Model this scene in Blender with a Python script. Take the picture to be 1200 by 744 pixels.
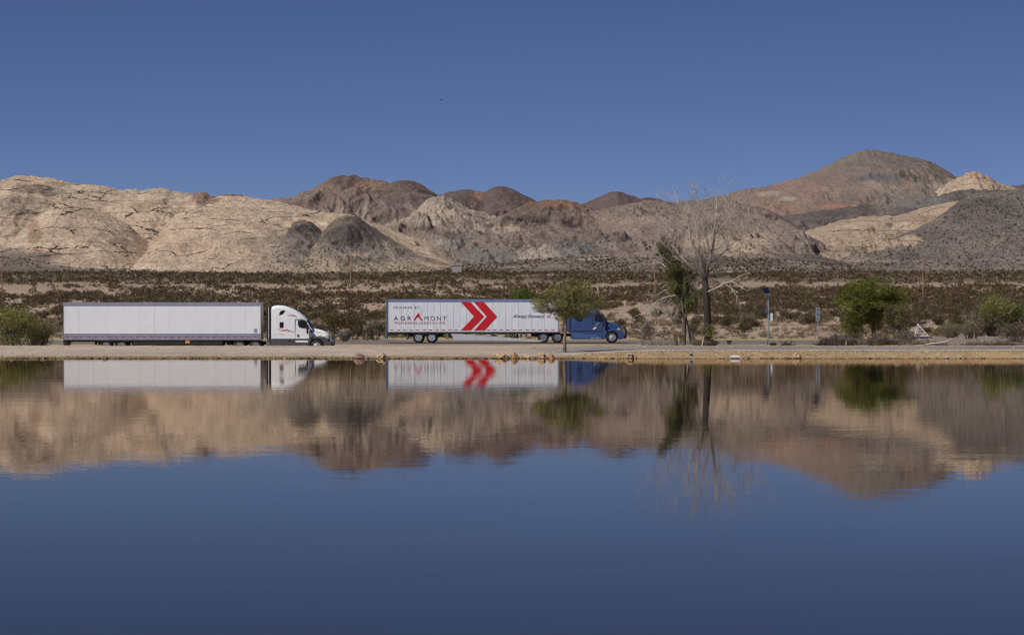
import bpy, bmesh, math, random
import numpy as np
from mathutils import Vector, Matrix, Euler

# ------------------------------------------------------------------ camera, world, sun
for o in list(bpy.data.objects): bpy.data.objects.remove(o)
S = bpy.context.scene
COL = S.collection
F, VH, CH = 3333.3, 379.0, 1.9            # focal length in photo pixels, horizon row, eye height

cam_d = bpy.data.cameras.new('camera'); cam = bpy.data.objects.new('camera', cam_d); COL.objects.link(cam)
cam.location = (0, 0, CH); cam.rotation_euler = (math.radians(90), 0, 0)
cam_d.lens = 100; cam_d.sensor_width = 36; cam_d.shift_y = (VH-372)/1200.0
cam_d.clip_start = 0.5; cam_d.clip_end = 60000
S.camera = cam
S.render.resolution_x = 1024; S.render.resolution_y = 634

SUN_EL = math.radians(50); SUN_AZ = math.radians(232)   # azimuth clockwise from +Y (north)
sdir = Vector((math.sin(SUN_AZ)*math.cos(SUN_EL), math.cos(SUN_AZ)*math.cos(SUN_EL), math.sin(SUN_EL)))
W = bpy.data.worlds.new('World'); S.world = W; W.use_nodes = True
wn = W.node_tree; wn.nodes.clear()
wo = wn.nodes.new('ShaderNodeOutputWorld'); bg = wn.nodes.new('ShaderNodeBackground')
sky = wn.nodes.new('ShaderNodeTexSky'); sky.sky_type = 'NISHITA'; sky.sun_disc = False
sky.sun_elevation = SUN_EL; sky.sun_rotation = SUN_AZ; sky.altitude = 1200; sky.air_density = 0.8
sky.dust_density = 0.0; sky.ozone_density = 8.0
tc = wn.nodes.new('ShaderNodeTexCoord'); mp = wn.nodes.new('ShaderNodeMapping')
mp.inputs['Scale'].default_value = (1, 1, 2.0); mp.inputs['Location'].default_value = (0, 0, 0.004)
nz = wn.nodes.new('ShaderNodeVectorMath'); nz.operation = 'NORMALIZE'
wn.links.new(tc.outputs['Generated'], mp.inputs[0]); wn.links.new(mp.outputs[0], nz.inputs[0])
wn.links.new(nz.outputs[0], sky.inputs[0])
hs = wn.nodes.new('ShaderNodeVectorMath'); hs.operation = 'MULTIPLY'; hs.inputs[1].default_value = (1.08, 0.90, 1.0)
wn.links.new(sky.outputs[0], hs.inputs[0]); wn.links.new(hs.outputs[0], bg.inputs[0])
bg.inputs[1].default_value = 0.060
wn.links.new(bg.outputs[0], wo.inputs[0])
sd = bpy.data.lights.new('sun', 'SUN'); sd.energy = 4.3; sd.angle = math.radians(0.53); sd.color = (1, .965, .915)
so = bpy.data.objects.new('sun', sd); COL.objects.link(so); so.location = (0, 0, 300)
so.rotation_euler = (-sdir).to_track_quat('-Z', 'Y').to_euler()
S.cycles.pixel_filter_type = 'BLACKMAN_HARRIS'; S.cycles.filter_width = 1.05
S.view_settings.view_transform = 'Standard'; S.view_settings.look = 'None'
S.view_settings.gamma = 1; S.view_settings.exposure = 0.0; S.view_settings.use_curve_mapping = False

# ------------------------------------------------------------------ helpers
R = random.Random(7)
NR = np.random.RandomState(11)

def P(u, v, Y): return Vector(((u-600)*Y/F, Y, CH-(v-VH)*Y/F))

def tag(o, label=None, cat=None, group=None, kind=None):
    if label: o['label'] = label
    if cat: o['category'] = cat
    if group: o['group'] = group
    if kind: o['kind'] = kind
    return o

def empty(name, loc, label, cat, group=None, rz=0):
    o = bpy.data.objects.new(name, None); COL.objects.link(o); o.location = loc; o.rotation_euler = (0, 0, rz)
    o.empty_display_size = .3
    return tag(o, label, cat, group)

def link(name, me, parent=None, loc=None):
    o = bpy.data.objects.new(name, me); COL.objects.link(o)
    if parent: o.parent = parent
    if loc is not None: o.location = loc
    return o

def mesh_np(name, V, Fc, mat, col=None, attrs=None, smooth=False):
    """V (N,3), Fc (M,k) int, col (N,3) point colours"""
    V = np.asarray(V, dtype=np.float32); Fc = np.asarray(Fc, dtype=np.int32)
    me = bpy.data.meshes.new(name); n, k = Fc.shape
    me.vertices.add(len(V)); me.vertices.foreach_set('co', V.ravel())
    me.loops.add(n*k); me.loops.foreach_set('vertex_index', Fc.ravel())
    me.polygons.add(n); me.polygons.foreach_set('loop_start', np.arange(0, n*k, k, dtype=np.int32))
    if smooth: me.polygons.foreach_set('use_smooth', np.ones(n, dtype=bool))
    me.update(calc_edges=True)
    if col is not None:
        a = me.color_attributes.new('col', 'FLOAT_COLOR', 'POINT')
        c = np.ones((len(V), 4), dtype=np.float32); c[:, :3] = col; a.data.foreach_set('color', c.ravel())
    for nm, arr in (attrs or {}).items():
        a = me.attributes.new(nm, 'FLOAT', 'POINT'); a.data.foreach_set('value', np.asarray(arr, dtype=np.float32).ravel())
    if mat: me.materials.append(mat)
    return me

# numpy noise
def _h(ix, iy, seed):
    n = (ix.astype(np.int64)*374761393 + iy.astype(np.int64)*668265263 + seed*1442695041) & 0x7fffffff
    n = ((n ^ (n >> 13))*1274126177) & 0x7fffffff
    n = (n ^ (n >> 16)) & 0x7fffffff
    return n / float(0x7fffffff)
def pn(x, y, seed=0):
    xi = np.floor(x); yi = np.floor(y); fx = x-xi; fy = y-yi
    ux = fx*fx*fx*(fx*(fx*6-15)+10); uy = fy*fy*fy*(fy*(fy*6-15)+10)
    def g(dx, dy):
        a = _h(xi+dx, yi+dy, seed)*2*np.pi
        return np.cos(a)*(fx-dx)+np.sin(a)*(fy-dy)
    a = g(0, 0)*(1-ux)+g(1, 0)*ux; b = g(0, 1)*(1-ux)+g(1, 1)*ux
    return (a*(1-uy)+b*uy)*1.5
def fbm(x, y, o=4, seed=0, gain=.5):
    s = 0; a = 1; t = 0
    for i in range(o): s = s+a*pn(x*2**i, y*2**i, seed+i*17); t += a; a *= gain
    return s/t
def ridged(x, y, o=5, seed=0, gain=.5):
    s = 0; a = 1; t = 0; w = 1.0
    for i in range(o):
        r = 1-np.abs(pn(x*2.03**i, y*2.03**i, seed+i*31)); r = r*r
        s = s+a*r*w; w = np.clip(r*1.4, 0, 1); t += a; a *= gain
    return s/t
def sst(a, b, x):
    t = np.clip((x-a)/(b-a), 0, 1); return t*t*(3-2*t)

# ------------------------------------------------------------------ materials
def new_mat(name):
    m = bpy.data.materials.new(name); m.use_nodes = True
    return m, m.node_tree.nodes, m.node_tree.links, m.node_tree.nodes['Principled BSDF']
def N(nodes, t, **kw):
    n = nodes.new(t)
    for k, v in kw.items():
        if k in n.inputs: n.inputs[k].default_value = v
        else: setattr(n, k, v)
    return n
def mixrgb(nodes, links, blend, fac, a, b):
    n = nodes.new('ShaderNodeMix'); n.data_type = 'RGBA'; n.blend_type = blend
    for idx, val in ((0, fac), (6, a), (7, b)):
        if hasattr(val, 'links') or hasattr(val, 'is_linked'): links.new(val, n.inputs[idx])
        elif idx == 0: n.inputs[0].default_value = val
        else: n.inputs[idx].default_value = (*val, 1) if len(val) == 3 else val
    return n.outputs[2]
def ramp(nodes, links, src, p0, p1, c0=0.0, c1=1.0):
    n = nodes.new('ShaderNodeMapRange'); n.inputs[1].default_value = p0; n.inputs[2].default_value = p1
    n.inputs[3].default_value = c0; n.inputs[4].default_value = c1; links.new(src, n.inputs[0]); return n.outputs[0]
def objvec(nodes, links, scale):
    t = nodes.new('ShaderNodeTexCoord'); m = nodes.new('ShaderNodeMapping')
    m.inputs['Scale'].default_value = scale; links.new(t.outputs['Object'], m.inputs[0]); return m.outputs[0]

def mat_plain(name, col, rough=.5, metal=0, dirt=.12, spec=.5, scale=1.5, coat=0):
    m, n, l, b = new_mat(name)
    v = objvec(n, l, (scale, scale, scale*.5)); nt = N(n, 'ShaderNodeTexNoise', Scale=2.0, Detail=6.0, Roughness=.65); l.new(v, nt.inputs[0])
    f = ramp(n, l, nt.outputs[0], .35, .7, 1-dirt, 1+dirt*.4)
    vm = N(n, 'ShaderNodeVectorMath', operation='SCALE'); vm.inputs[0].default_value = col; l.new(f, vm.inputs['Scale'])
    l.new(vm.outputs[0], b.inputs['Base Color'])
    r = ramp(n, l, nt.outputs[0], .3, .7, max(rough-.08, .02), min(rough+.12, 1)); l.new(r, b.inputs['Roughness'])
    b.inputs['Metallic'].default_value = metal; b.inputs['Specular IOR Level'].default_value = spec
    if coat: b.inputs['Coat Weight'].default_value = coat; b.inputs['Coat Roughness'].default_value = .08
    return m

def mat_attr(name, rough=.9, noise=(3.0, .7, 1.25), bump=0.0, trans=0.0, sat=None):
    m, n, l, b = new_mat(name)
    a = N(n, 'ShaderNodeAttribute', attribute_name='col')
    v = objvec(n, l, (1, 1, 1)); nt = N(n, 'ShaderNodeTexNoise', Scale=noise[0], Detail=5.0, Roughness=.7); l.new(v, nt.inputs[0])
    f = ramp(n, l, nt.outputs[0], .3, .7, noise[1], noise[2])
    vm = N(n, 'ShaderNodeVectorMath', operation='SCALE'); l.new(a.outputs['Color'], vm.inputs[0]); l.new(f, vm.inputs['Scale'])
    l.new(vm.outputs[0], b.inputs['Base Color']); b.inputs['Roughness'].default_value = rough
    b.inputs['Specular IOR Level'].default_value = .15
    if bump:
        bp = N(n, 'ShaderNodeBump', Strength=bump, Distance=.1); l.new(nt.outputs[0], bp.inputs['Height']); l.new(bp.outputs[0], b.inputs['Normal'])
    if trans:
        o = n['Material Output']; t = n.new('ShaderNodeBsdfTranslucent'); l.new(vm.outputs[0], t.inputs[0])
        mx = n.new('ShaderNodeMixShader'); mx.inputs[0].default_value = trans; l.new(b.outputs[0], mx.inputs[1]); l.new(t.outputs[0], mx.inputs[2]); l.new(mx.outputs[0], o.inputs[0])
    return m

def mat_mountain():
    m, n, l, b = new_mat('mountain_rock')
    a = N(n, 'ShaderNodeAttribute', attribute_name='col'); spk = N(n, 'ShaderNodeAttribute', attribute_name='spk'); crk = N(n, 'ShaderNodeAttribute', attribute_name='crk')
    # broad and fine mottling
    v = objvec(n, l, (.02, .012, .03)); n1 = N(n, 'ShaderNodeTexNoise', Scale=1.0, Detail=10.0, Roughness=.72, Distortion=.6); l.new(v, n1.inputs[0])
    f1 = ramp(n, l, n1.outputs[0], .3, .7, .8, 1.24)
    v2 = objvec(n, l, (.22, .1, .3)); n2 = N(n, 'ShaderNodeTexNoise', Scale=1.0, Detail=6.0, Roughness=.75); l.new(v2, n2.inputs[0])
    f2 = ramp(n, l, n2.outputs[0], .32, .68, .64, 1.34)
    mm = N(n, 'ShaderNodeMath', operation='MULTIPLY'); l.new(f1, mm.inputs[0]); l.new(f2, mm.inputs[1])
    vm = N(n, 'ShaderNodeVectorMath', operation='SCALE'); l.new(a.outputs['Color'], vm.inputs[0]); l.new(mm.outputs[0], vm.inputs['Scale'])
    # bedding cracks: edges of flattened warped cells, broken up by a mask
    tcn = n.new('ShaderNodeTexCoord')
    mpw = N(n, 'ShaderNodeMapping'); mpw.inputs['Scale'].default_value = (.012, .006, .03); l.new(tcn.outputs['Object'], mpw.inputs[0])
    nw = N(n, 'ShaderNodeTexNoise', Scale=1.0, Detail=5.0, Roughness=.6); l.new(mpw.outputs[0], nw.inputs[0])
    mp2 = N(n, 'ShaderNodeMapping'); mp2.inputs['Scale'].default_value = (.0135, .007, .085); mp2.inputs['Rotation'].default_value = (0, .1, 0); l.new(tcn.outputs['Object'], mp2.inputs[0])
    ad = N(n, 'ShaderNodeVectorMath', operation='MULTIPLY_ADD'); l.new(nw.outputs['Color'], ad.inputs[0]); ad.inputs[1].default_value = (.9, .6, 1.5); l.new(mp2.outputs[0], ad.inputs[2])
    vo = N(n, 'ShaderNodeTexVoronoi', feature='DISTANCE_TO_EDGE', Scale=1.0); l.new(ad.outputs[0], vo.inputs[0])
    e = ramp(n, l, vo.outputs['Distance'], .004, .022, 1.0, 0.0)
    nm = N(n, 'ShaderNodeTexNoise', Scale=.9, Detail=3.0); l.new(ad.outputs[0], nm.inputs[0]); mk = ramp(n, l, nm.outputs[0], .43, .52)
    e2 = N(n, 'ShaderNodeMath', operation='MULTIPLY'); l.new(e, e2.inputs[0]); l.new(mk, e2.inputs[1])
    e3 = N(n, 'ShaderNodeMath', operation='MULTIPLY'); l.new(e2.outputs[0], e3.inputs[0]); l.new(crk.outputs['Fac'], e3.inputs[1])
    # thin bedding bands
    mp3 = N(n, 'ShaderNodeMapping'); mp3.inputs['Scale'].default_value = (.006, .004, .22); mp3.inputs['Rotation'].default_value = (0, .12, 0); l.new(tcn.outputs['Object'], mp3.inputs[0])
    nb = N(n, 'ShaderNodeTexNoise', Scale=1.0, Detail=4.0, Roughness=.6, Distortion=.8); l.new(mp3.outputs[0], nb.inputs[0])
    fb = ramp(n, l, nb.outputs[0], .38, .6, 0, 1)
    fbm_ = N(n, 'ShaderNodeMath', operation='MULTIPLY'); l.new(fb, fbm_.inputs[0]); l.new(crk.outputs['Fac'], fbm_.inputs[1])
    c0 = mixrgb(n, l, 'MULTIPLY', fbm_.outputs[0], vm.outputs[0], (.86, .82, .8))
    c1 = mixrgb(n, l, 'MIX', e3.outputs[0], c0, (.085, .06, .045))
    # shrubs and boulders as dots
    mp4 = N(n, 'ShaderNodeMapping'); mp4.inputs['Scale'].default_value = (.34, .12, .42); l.new(tcn.outputs['Object'], mp4.inputs[0])
    v3 = N(n, 'ShaderNodeTexVoronoi', feature='F1', Scale=1.0); l.new(mp4.outputs[0], v3.inputs[0])
    d = ramp(n, l, v3.outputs['Distance'], .24, .48, 1.0, 0.0)
    sepc = n.new('ShaderNodeSeparateColor'); l.new(v3.outputs['Color'], sepc.inputs[0]); pick = ramp(n, l, sepc.outputs[0], .2, .6, .35, 1.0)
    d1 = N(n, 'ShaderNodeMath', operation='MULTIPLY'); l.new(d, d1.inputs[0]); l.new(pick, d1.inputs[1]); d = d1.outputs[0]
    d2 = N(n, 'ShaderNodeMath', operation='MULTIPLY'); l.new(d, d2.inputs[0]); l.new(spk.outputs['Fac'], d2.inputs[1])
    c2 = mixrgb(n, l, 'MIX', d2.outputs[0], c1, (.045, .034, .025))
    l.new(c2, b.inputs['Base Color']); b.inputs['Roughness'].default_value = .95; b.inputs['Specular IOR Level'].default_value = .1
    hm = N(n, 'ShaderNodeMath', operation='MULTIPLY_ADD'); l.new(e3.outputs[0], hm.inputs[0]); hm.inputs[1].default_value = -1.2; l.new(n2.outputs[0], hm.inputs[2])
    hm2 = N(n, 'ShaderNodeMath', operation='MULTIPLY_ADD'); l.new(n1.outputs[0], hm2.inputs[0]); hm2.inputs[1].default_value = 2.0; l.new(hm.outputs[0], hm2.inputs[2])
    bp = N(n, 'ShaderNodeBump', Strength=1.0, Distance=2.6); l.new(hm2.outputs[0], bp.inputs['Height']); l.new(bp.outputs[0], b.inputs['Normal'])
    return m

def mat_ground(name, scale=1.0):
    m, n, l, b = new_mat(name)
    a = N(n, 'ShaderNodeAttribute', attribute_name='col')
    tcn = n.new('ShaderNodeTexCoord')
    def nz_(sc, det=8.0, rg=.7, anis=1.0):
        mp_ = N(n, 'ShaderNodeMapping'); mp_.inputs['Scale'].default_value = (sc, sc*anis, sc); l.new(tcn.outputs['Object'], mp_.inputs[0])
        q = N(n, 'ShaderNodeTexNoise', Scale=1.0, Detail=det, Roughness=rg); l.new(mp_.outputs[0], q.inputs[0]); return q.outputs[0]
    big = nz_(.09, 6.0, .6, .35); mid = nz_(1.1, 6.0, .7, .4); fine = nz_(7.0, 3.0, .8, .3)
    f = ramp(n, l, big, .3, .7, .8, 1.18); g = ramp(n, l, mid, .3, .7, .78, 1.2); h = ramp(n, l, fine, .35, .65, .8, 1.16)
    m1 = N(n, 'ShaderNodeMath', operation='MULTIPLY'); l.new(f, m1.inputs[0]); l.new(g, m1.inputs[1])
    m2 = N(n, 'ShaderNodeMath', operation='MULTIPLY'); l.new(m1.outputs[0], m2.inputs[0]); l.new(h, m2.inputs[1])
    vm = N(n, 'ShaderNodeVectorMath', operation='SCALE'); l.new(a.outputs['Color'], vm.inputs[0]); l.new(m2.outputs[0], vm.inputs['Scale'])
    l.new(vm.outputs[0], b.inputs['Base Color']); b.inputs['Roughness'].default_value = .95; b.inputs['Specular IOR Level'].default_value = .12
    bp = N(n, 'ShaderNodeBump', Strength=.9, Distance=.12); l.new(mid, bp.inputs['Height']); l.new(bp.outputs[0], b.inputs['Normal'])
    return m

def mat_water():
    m, n, l, b = new_mat('pond_water'); n.remove(b)
    dif = n.new('ShaderNodeBsdfDiffuse'); dif.inputs[0].default_value = (.010, .010, .011, 1)
    gl = n.new('ShaderNodeBsdfGlossy'); gl.inputs['Color'].default_value = (.905, .85, .785, 1); gl.inputs['Roughness'].default_value = .0
    fr = n.new('ShaderNodeFresnel'); fr.inputs[0].default_value = 1.333; mx = n.new('ShaderNodeMixShader')
    l.new(fr.outputs[0], mx.inputs[0]); l.new(dif.outputs[0], mx.inputs[1]); l.new(gl.outputs[0], mx.inputs[2]); l.new(mx.outputs[0], n['Material Output'].inputs[0])
    g = N(n, 'ShaderNodeNewGeometry')
    def nzz(sx, sy, det):
        mp_ = N(n, 'ShaderNodeMapping'); mp_.inputs['Scale'].default_value = (sx, sy, 1); l.new(g.outputs['Position'], mp_.inputs[0])
        q = N(n, 'ShaderNodeTexNoise', Scale=1.0, Detail=det, Roughness=.55); l.new(mp_.outputs[0], q.inputs[0]); return q.outputs[0]
    # wave height in metres: centimetre ripples of sub-millimetre height and a slow swell
    w1 = nzz(7.0, 6.0, 1.0); w2 = nzz(.35, .5, 2.0)
    patch = nzz(.03, .06, 2.0)
    amp = ramp(n, l, patch, .35, .65, .6, 1.25)
    k1 = N(n, 'ShaderNodeMath', operation='MULTIPLY'); l.new(w1, k1.inputs[0]); k1.inputs[1].default_value = .00042
    k1b = N(n, 'ShaderNodeMath', operation='MULTIPLY'); l.new(k1.outputs[0], k1b.inputs[0]); l.new(amp, k1b.inputs[1])
    k2 = N(n, 'ShaderNodeMath', operation='MULTIPLY_ADD'); l.new(w2, k2.inputs[0]); k2.inputs[1].default_value = .0014; l.new(k1b.outputs[0], k2.inputs[2])
    bp = N(n, 'ShaderNodeBump', Strength=1.0, Distance=1.0); l.new(k2.outputs[0], bp.inputs['Height'])
    for q in (dif, gl, fr): l.new(bp.outputs[0], q.inputs['Normal'])
    return m
M_MOUNT = mat_mountain(); M_GROUND = mat_ground('desert_ground'); M_WATER = mat_water()
M_LEAF = mat_attr('foliage', .7, (2.0, .75, 1.3), trans=.25); M_WOOD = mat_attr('bark', .9, (6.0, .6, 1.3), bump=.6)
M_ROCK = mat_attr('shore_rock', .9, (5.0, .55, 1.35), bump=.9)

# ------------------------------------------------------------------ ground height
GY = np.array([-60, -4, 2.0, 4.5, 20, 140, 152.6, 154, 155.2, 157, 162, 172, 198, 206, 222, 252, 260.5, 261, 281, 283, 292, 300, 320, 345, 400, 600, 1100, 1800, 2800, 3500, 6000, 30000.])
GZ = np.array([.6, .35, .25, -.5, -3, -3, -.55, .0, .055, .095, .17, .25, .34, .2, -.1, -.08, .0, .0, .24, .10, .25, .5, 1.05, 1.75, 2.75, 5.3, 12, 26, 51.5, 70, 80, 80.])
GZR = GZ.copy(); GZR[7:14] = [.0, .14, .30, .38, .375, .35, .22]
def ground_z(x, y, noise=True):
    zl = np.interp(y, GY, GZ); zr = np.interp(y, GY, GZR)
    s = sst(2, 9, x)
    z = zl*(1-s)+zr*s
    # pull-out where the white truck stands
    k = sst(-6, -13, x)*sst(205, 218, y)*sst(257, 246, y)
    z = z*(1-k)+(-.47)*k
    m_ = sst(26.5, 31.5, x-.12*(y-215)*(y < 260))*sst(208, 224, y)*sst(262, 246, y); z = z+m_*(.62+.25*sst(31, 40, x))*(1+.0*y)
    if noise:
        amp = np.interp(y, [-60, 100, 153, 157, 200, 206, 222, 258, 260, 284, 300, 400, 3000, 30000], [.05, .1, .05, .02, .035, .08, .02, .02, 0, 0, .16, .55, 2.6, 2.6])
        wl = np.interp(y, [0, 205, 300, 400, 3000], [2.2, 2.2, 9, 26, 160])
        z = z+amp*fbm(x/wl+3.1, y/wl*0.7+np.log(np.maximum(y, 1))*3, 4, 5)
        z = z+np.interp(y, [290, 420], [0, 0.35])*fbm(x/9., y/14., 3, 15)*(y < 2500)
        # little bumps along the crest of the dike that hide the wheels in places
        z = z+.10*np.exp(-((y-200)/2.2)**2)*(fbm(x/1.3, y*0+4, 3, 9)+.15)
    return z
def gz(x, y): return float(ground_z(np.array([float(x)]), np.array([float(y)]))[0])

def col_arr(*cs): return [np.array(c) for c in cs]
def build_ground():
    ys = np.concatenate([np.linspace(-60, 2, 12, endpoint=False), np.linspace(2, 140, 20, endpoint=False), np.linspace(140, 152, 12, endpoint=False),
                         np.arange(152, 166, .16), np.arange(166, 210, .35), np.arange(210, 300, .8)])
    g = [300.0]
    while g[-1] < 3700: g.append(g[-1]*1.0045)
    ys = np.concatenate([ys, g, [4200, 5000, 6500, 9000, 14000, 22000, 30000]])
    s = np.linspace(-1, 1, 901); sw = np.concatenate([[-40, -16, -6, -3, -1.8], s*1.25, [1.8, 3, 6, 16, 40]])
    SX, YY = np.meshgrid(sw, ys); X = SX*(24+.17*np.maximum(YY, 0))
    Z = ground_z(X, YY)
    sand, sand2, tan, grav, pathg, plain = col_arr((.36, .265, .19), (.26, .19, .135), (.36, .25, .135), (.41, .335, .262), (.21, .19, .172), (.25, .185, .135))
    n1 = fbm(X/8, YY/12, 4, 40)[..., None]; 
    C = sand*(1-sst(-.2, .5, n1))+sand2*sst(-.2, .5, n1)
    C = C*(1-sst(900, 2600, YY)[..., None])+plain*sst(900, 2600, YY)[..., None]
    vrow = VH-(np.interp(YY, GY, GZ)-CH)*F/np.maximum(YY, 100); dk = (sst(333, 325, vrow+5*fbm(X/260, YY/500, 3, 47))*(YY > 400))[..., None]*.75; C = C*(1-dk)+np.array((.105, .072, .05))*dk
    k = (sst(26.5, 31, X)*sst(206, 215, YY)*sst(262, 250, YY))[..., None]*.8; C = C*(1-k)+np.array((.21, .17, .14))*k
    # dike top: grey gravel left, tan waterline edge
    k = (sst(206, 200, YY)*sst(154, 155, YY))[..., None]; C = C*(1-k)+grav*k
    edge = np.interp(X, [-30, 2, 9, 40], [157.2, 157.5, 160, 161.])+.5*fbm(X/1.7, YY*0, 3, 3)
    k = sst(edge+.5, edge-.2, YY)[..., None]; C = C*(1-k)+(tan*(1+.5*fbm(X/.5, YY/.4, 3, 8)[..., None])*(1-.25*sst(5, 0, X)[..., None]))*k
    k = (sst(192, 199, YY)*sst(208, 203, YY))[..., None]*.7; C = C*(1-k)+np.array((.40, .28, .17))*k
    # wet dark line at the water
    k = (sst(.06, -.02, Z)*(YY > 150)*(YY < 156))[..., None]; C = C*(1-k*.8)+np.array((.05, .035, .02))*k*.8
    # roadside strip and pale far track
    k = (sst(283, 286, YY)*sst(300, 292, YY))[..., None]*.55; C = C*(1-k)+np.array((.30, .24, .11))*k
    k = np.exp(-((YY-2480-X*.12)/26)**2)[..., None]*.8; C = C*(1-k)+np.array((.42, .36, .31))*k
    V = np.stack([X, YY, Z], -1).reshape(-1, 3); nr, nc = X.shape
    idx = np.arange(nr*nc).reshape(nr, nc)
    Fq = np.stack([idx[:-1, :-1], idx[:-1, 1:], idx[1:, 1:], idx[1:, :-1]], -1).reshape(-1, 4)
    Cc = np.clip(C.reshape(-1, 3), .01, .9)
    g = link('ground', mesh_np('ground', V, Fq, M_GROUND, Cc, smooth=True)); tag(g, kind='structure')
    # path sheet on the dike: same grid rows, 8 mm above
    def sheet(name, y0, y1, colf, mat, lift):
        rows = np.where((ys >= y0) & (ys <= y1))[0]; a, b_ = rows[0], rows[-1]+1; cols = slice(5, -5)
        Xs, Ys, Zs = X[a:b_, cols], YY[a:b_, cols], Z[a:b_, cols]+lift
        nr, nc = Xs.shape; ii = np.arange(nr*nc).reshape(nr, nc)
        fq = np.stack([ii[:-1, :-1], ii[:-1, 1:], ii[1:, 1:], ii[1:, :-1]], -1).reshape(-1, 4)
        o = link(name, mesh_np(name, np.stack([Xs, Ys, Zs], -1).reshape(-1, 3), fq, mat, np.clip(colf(Xs, Ys), .01, .9).reshape(-1, 3), smooth=True)); tag(o, kind='structure'); return o
    def pc(Xs, Ys):
        c = np.ones(Xs.shape+(3,))*grav*(1+.12*fbm(Xs/5, Ys/2, 3, 60)[..., None])
        tr = sst(.1, .5, fbm(Xs/25, Ys/3.2, 3, 61))[..., None]; c = c*(1-tr*.45)+np.array((.26, .235, .21))*tr*.45
        s_ = sst(-1, 6, Xs)[..., None]; r_ = sst(163.3, 164.3, Ys)[..., None]
        right = np.array((.44, .385, .345))*(1-r_)+pathg*(1+.3*fbm(Xs/9, Ys/5, 4, 62)[..., None])*r_
        far = sst(183, 193, Ys+3*fbm(Xs/7, Ys/7, 3, 63))[..., None]; right = right*(1-far)+np.array((.27, .22, .175))*far
        return c*(1-s_)+right*s_
    sheet('path', 161.0, 196.0, pc, M_GROUND, .008)
build_ground()

# highway with painted lines
def strip(name, y0, y1, mat, lift, dashes=None, x0=-420, x1=420):
    V = []; Fq = []
    segs = [(x0, x1)] if not dashes else [(x, x+dashes[0]) for x in np.arange(x0, x1, dashes[0]+dashes[1])]
    for a, b in segs:
        k = len(V)
        for x, y in ((a, y0), (b, y0), (b, y1), (a, y1)): V.append((x, y, np.interp(y, [261, 281], [0, .24])+lift))
        Fq.append((k, k+1, k+2, k+3))
    return link(name, mesh_np(name, V, Fq, mat))
M_ASPH = mat_plain('asphalt', (.165, .148, .135), .85, dirt=.3, spec=.2, scale=.7)
M_LINEW = mat_plain('road_paint_white', (.62, .60, .56), .7, dirt=.25); M_LINEY = mat_plain('road_paint_yellow', (.6, .42, .08), .7, dirt=.25)
tag(strip('road', 260.9, 281.1, M_ASPH, .012), kind='structure')
tag(strip('road_edge_line', 262.0, 262.2, M_LINEW, .017), kind='structure'); tag(strip('road_edge_line', 279.4, 279.6, M_LINEW, .017), kind='structure')
tag(strip('road_centre_line', 270.7, 270.85, M_LINEY, .017), kind='structure'); tag(strip('road_centre_line', 271.05, 271.2, M_LINEY, .017), kind='structure')

wtr = link('water', mesh_np('water', [(-3000, -10, 0), (3000, -10, 0), (3000, 156.5, 0), (-3000, 156.5, 0)], [(0, 1, 2, 3)], M_WATER)); tag(wtr, kind='structure')

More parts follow.
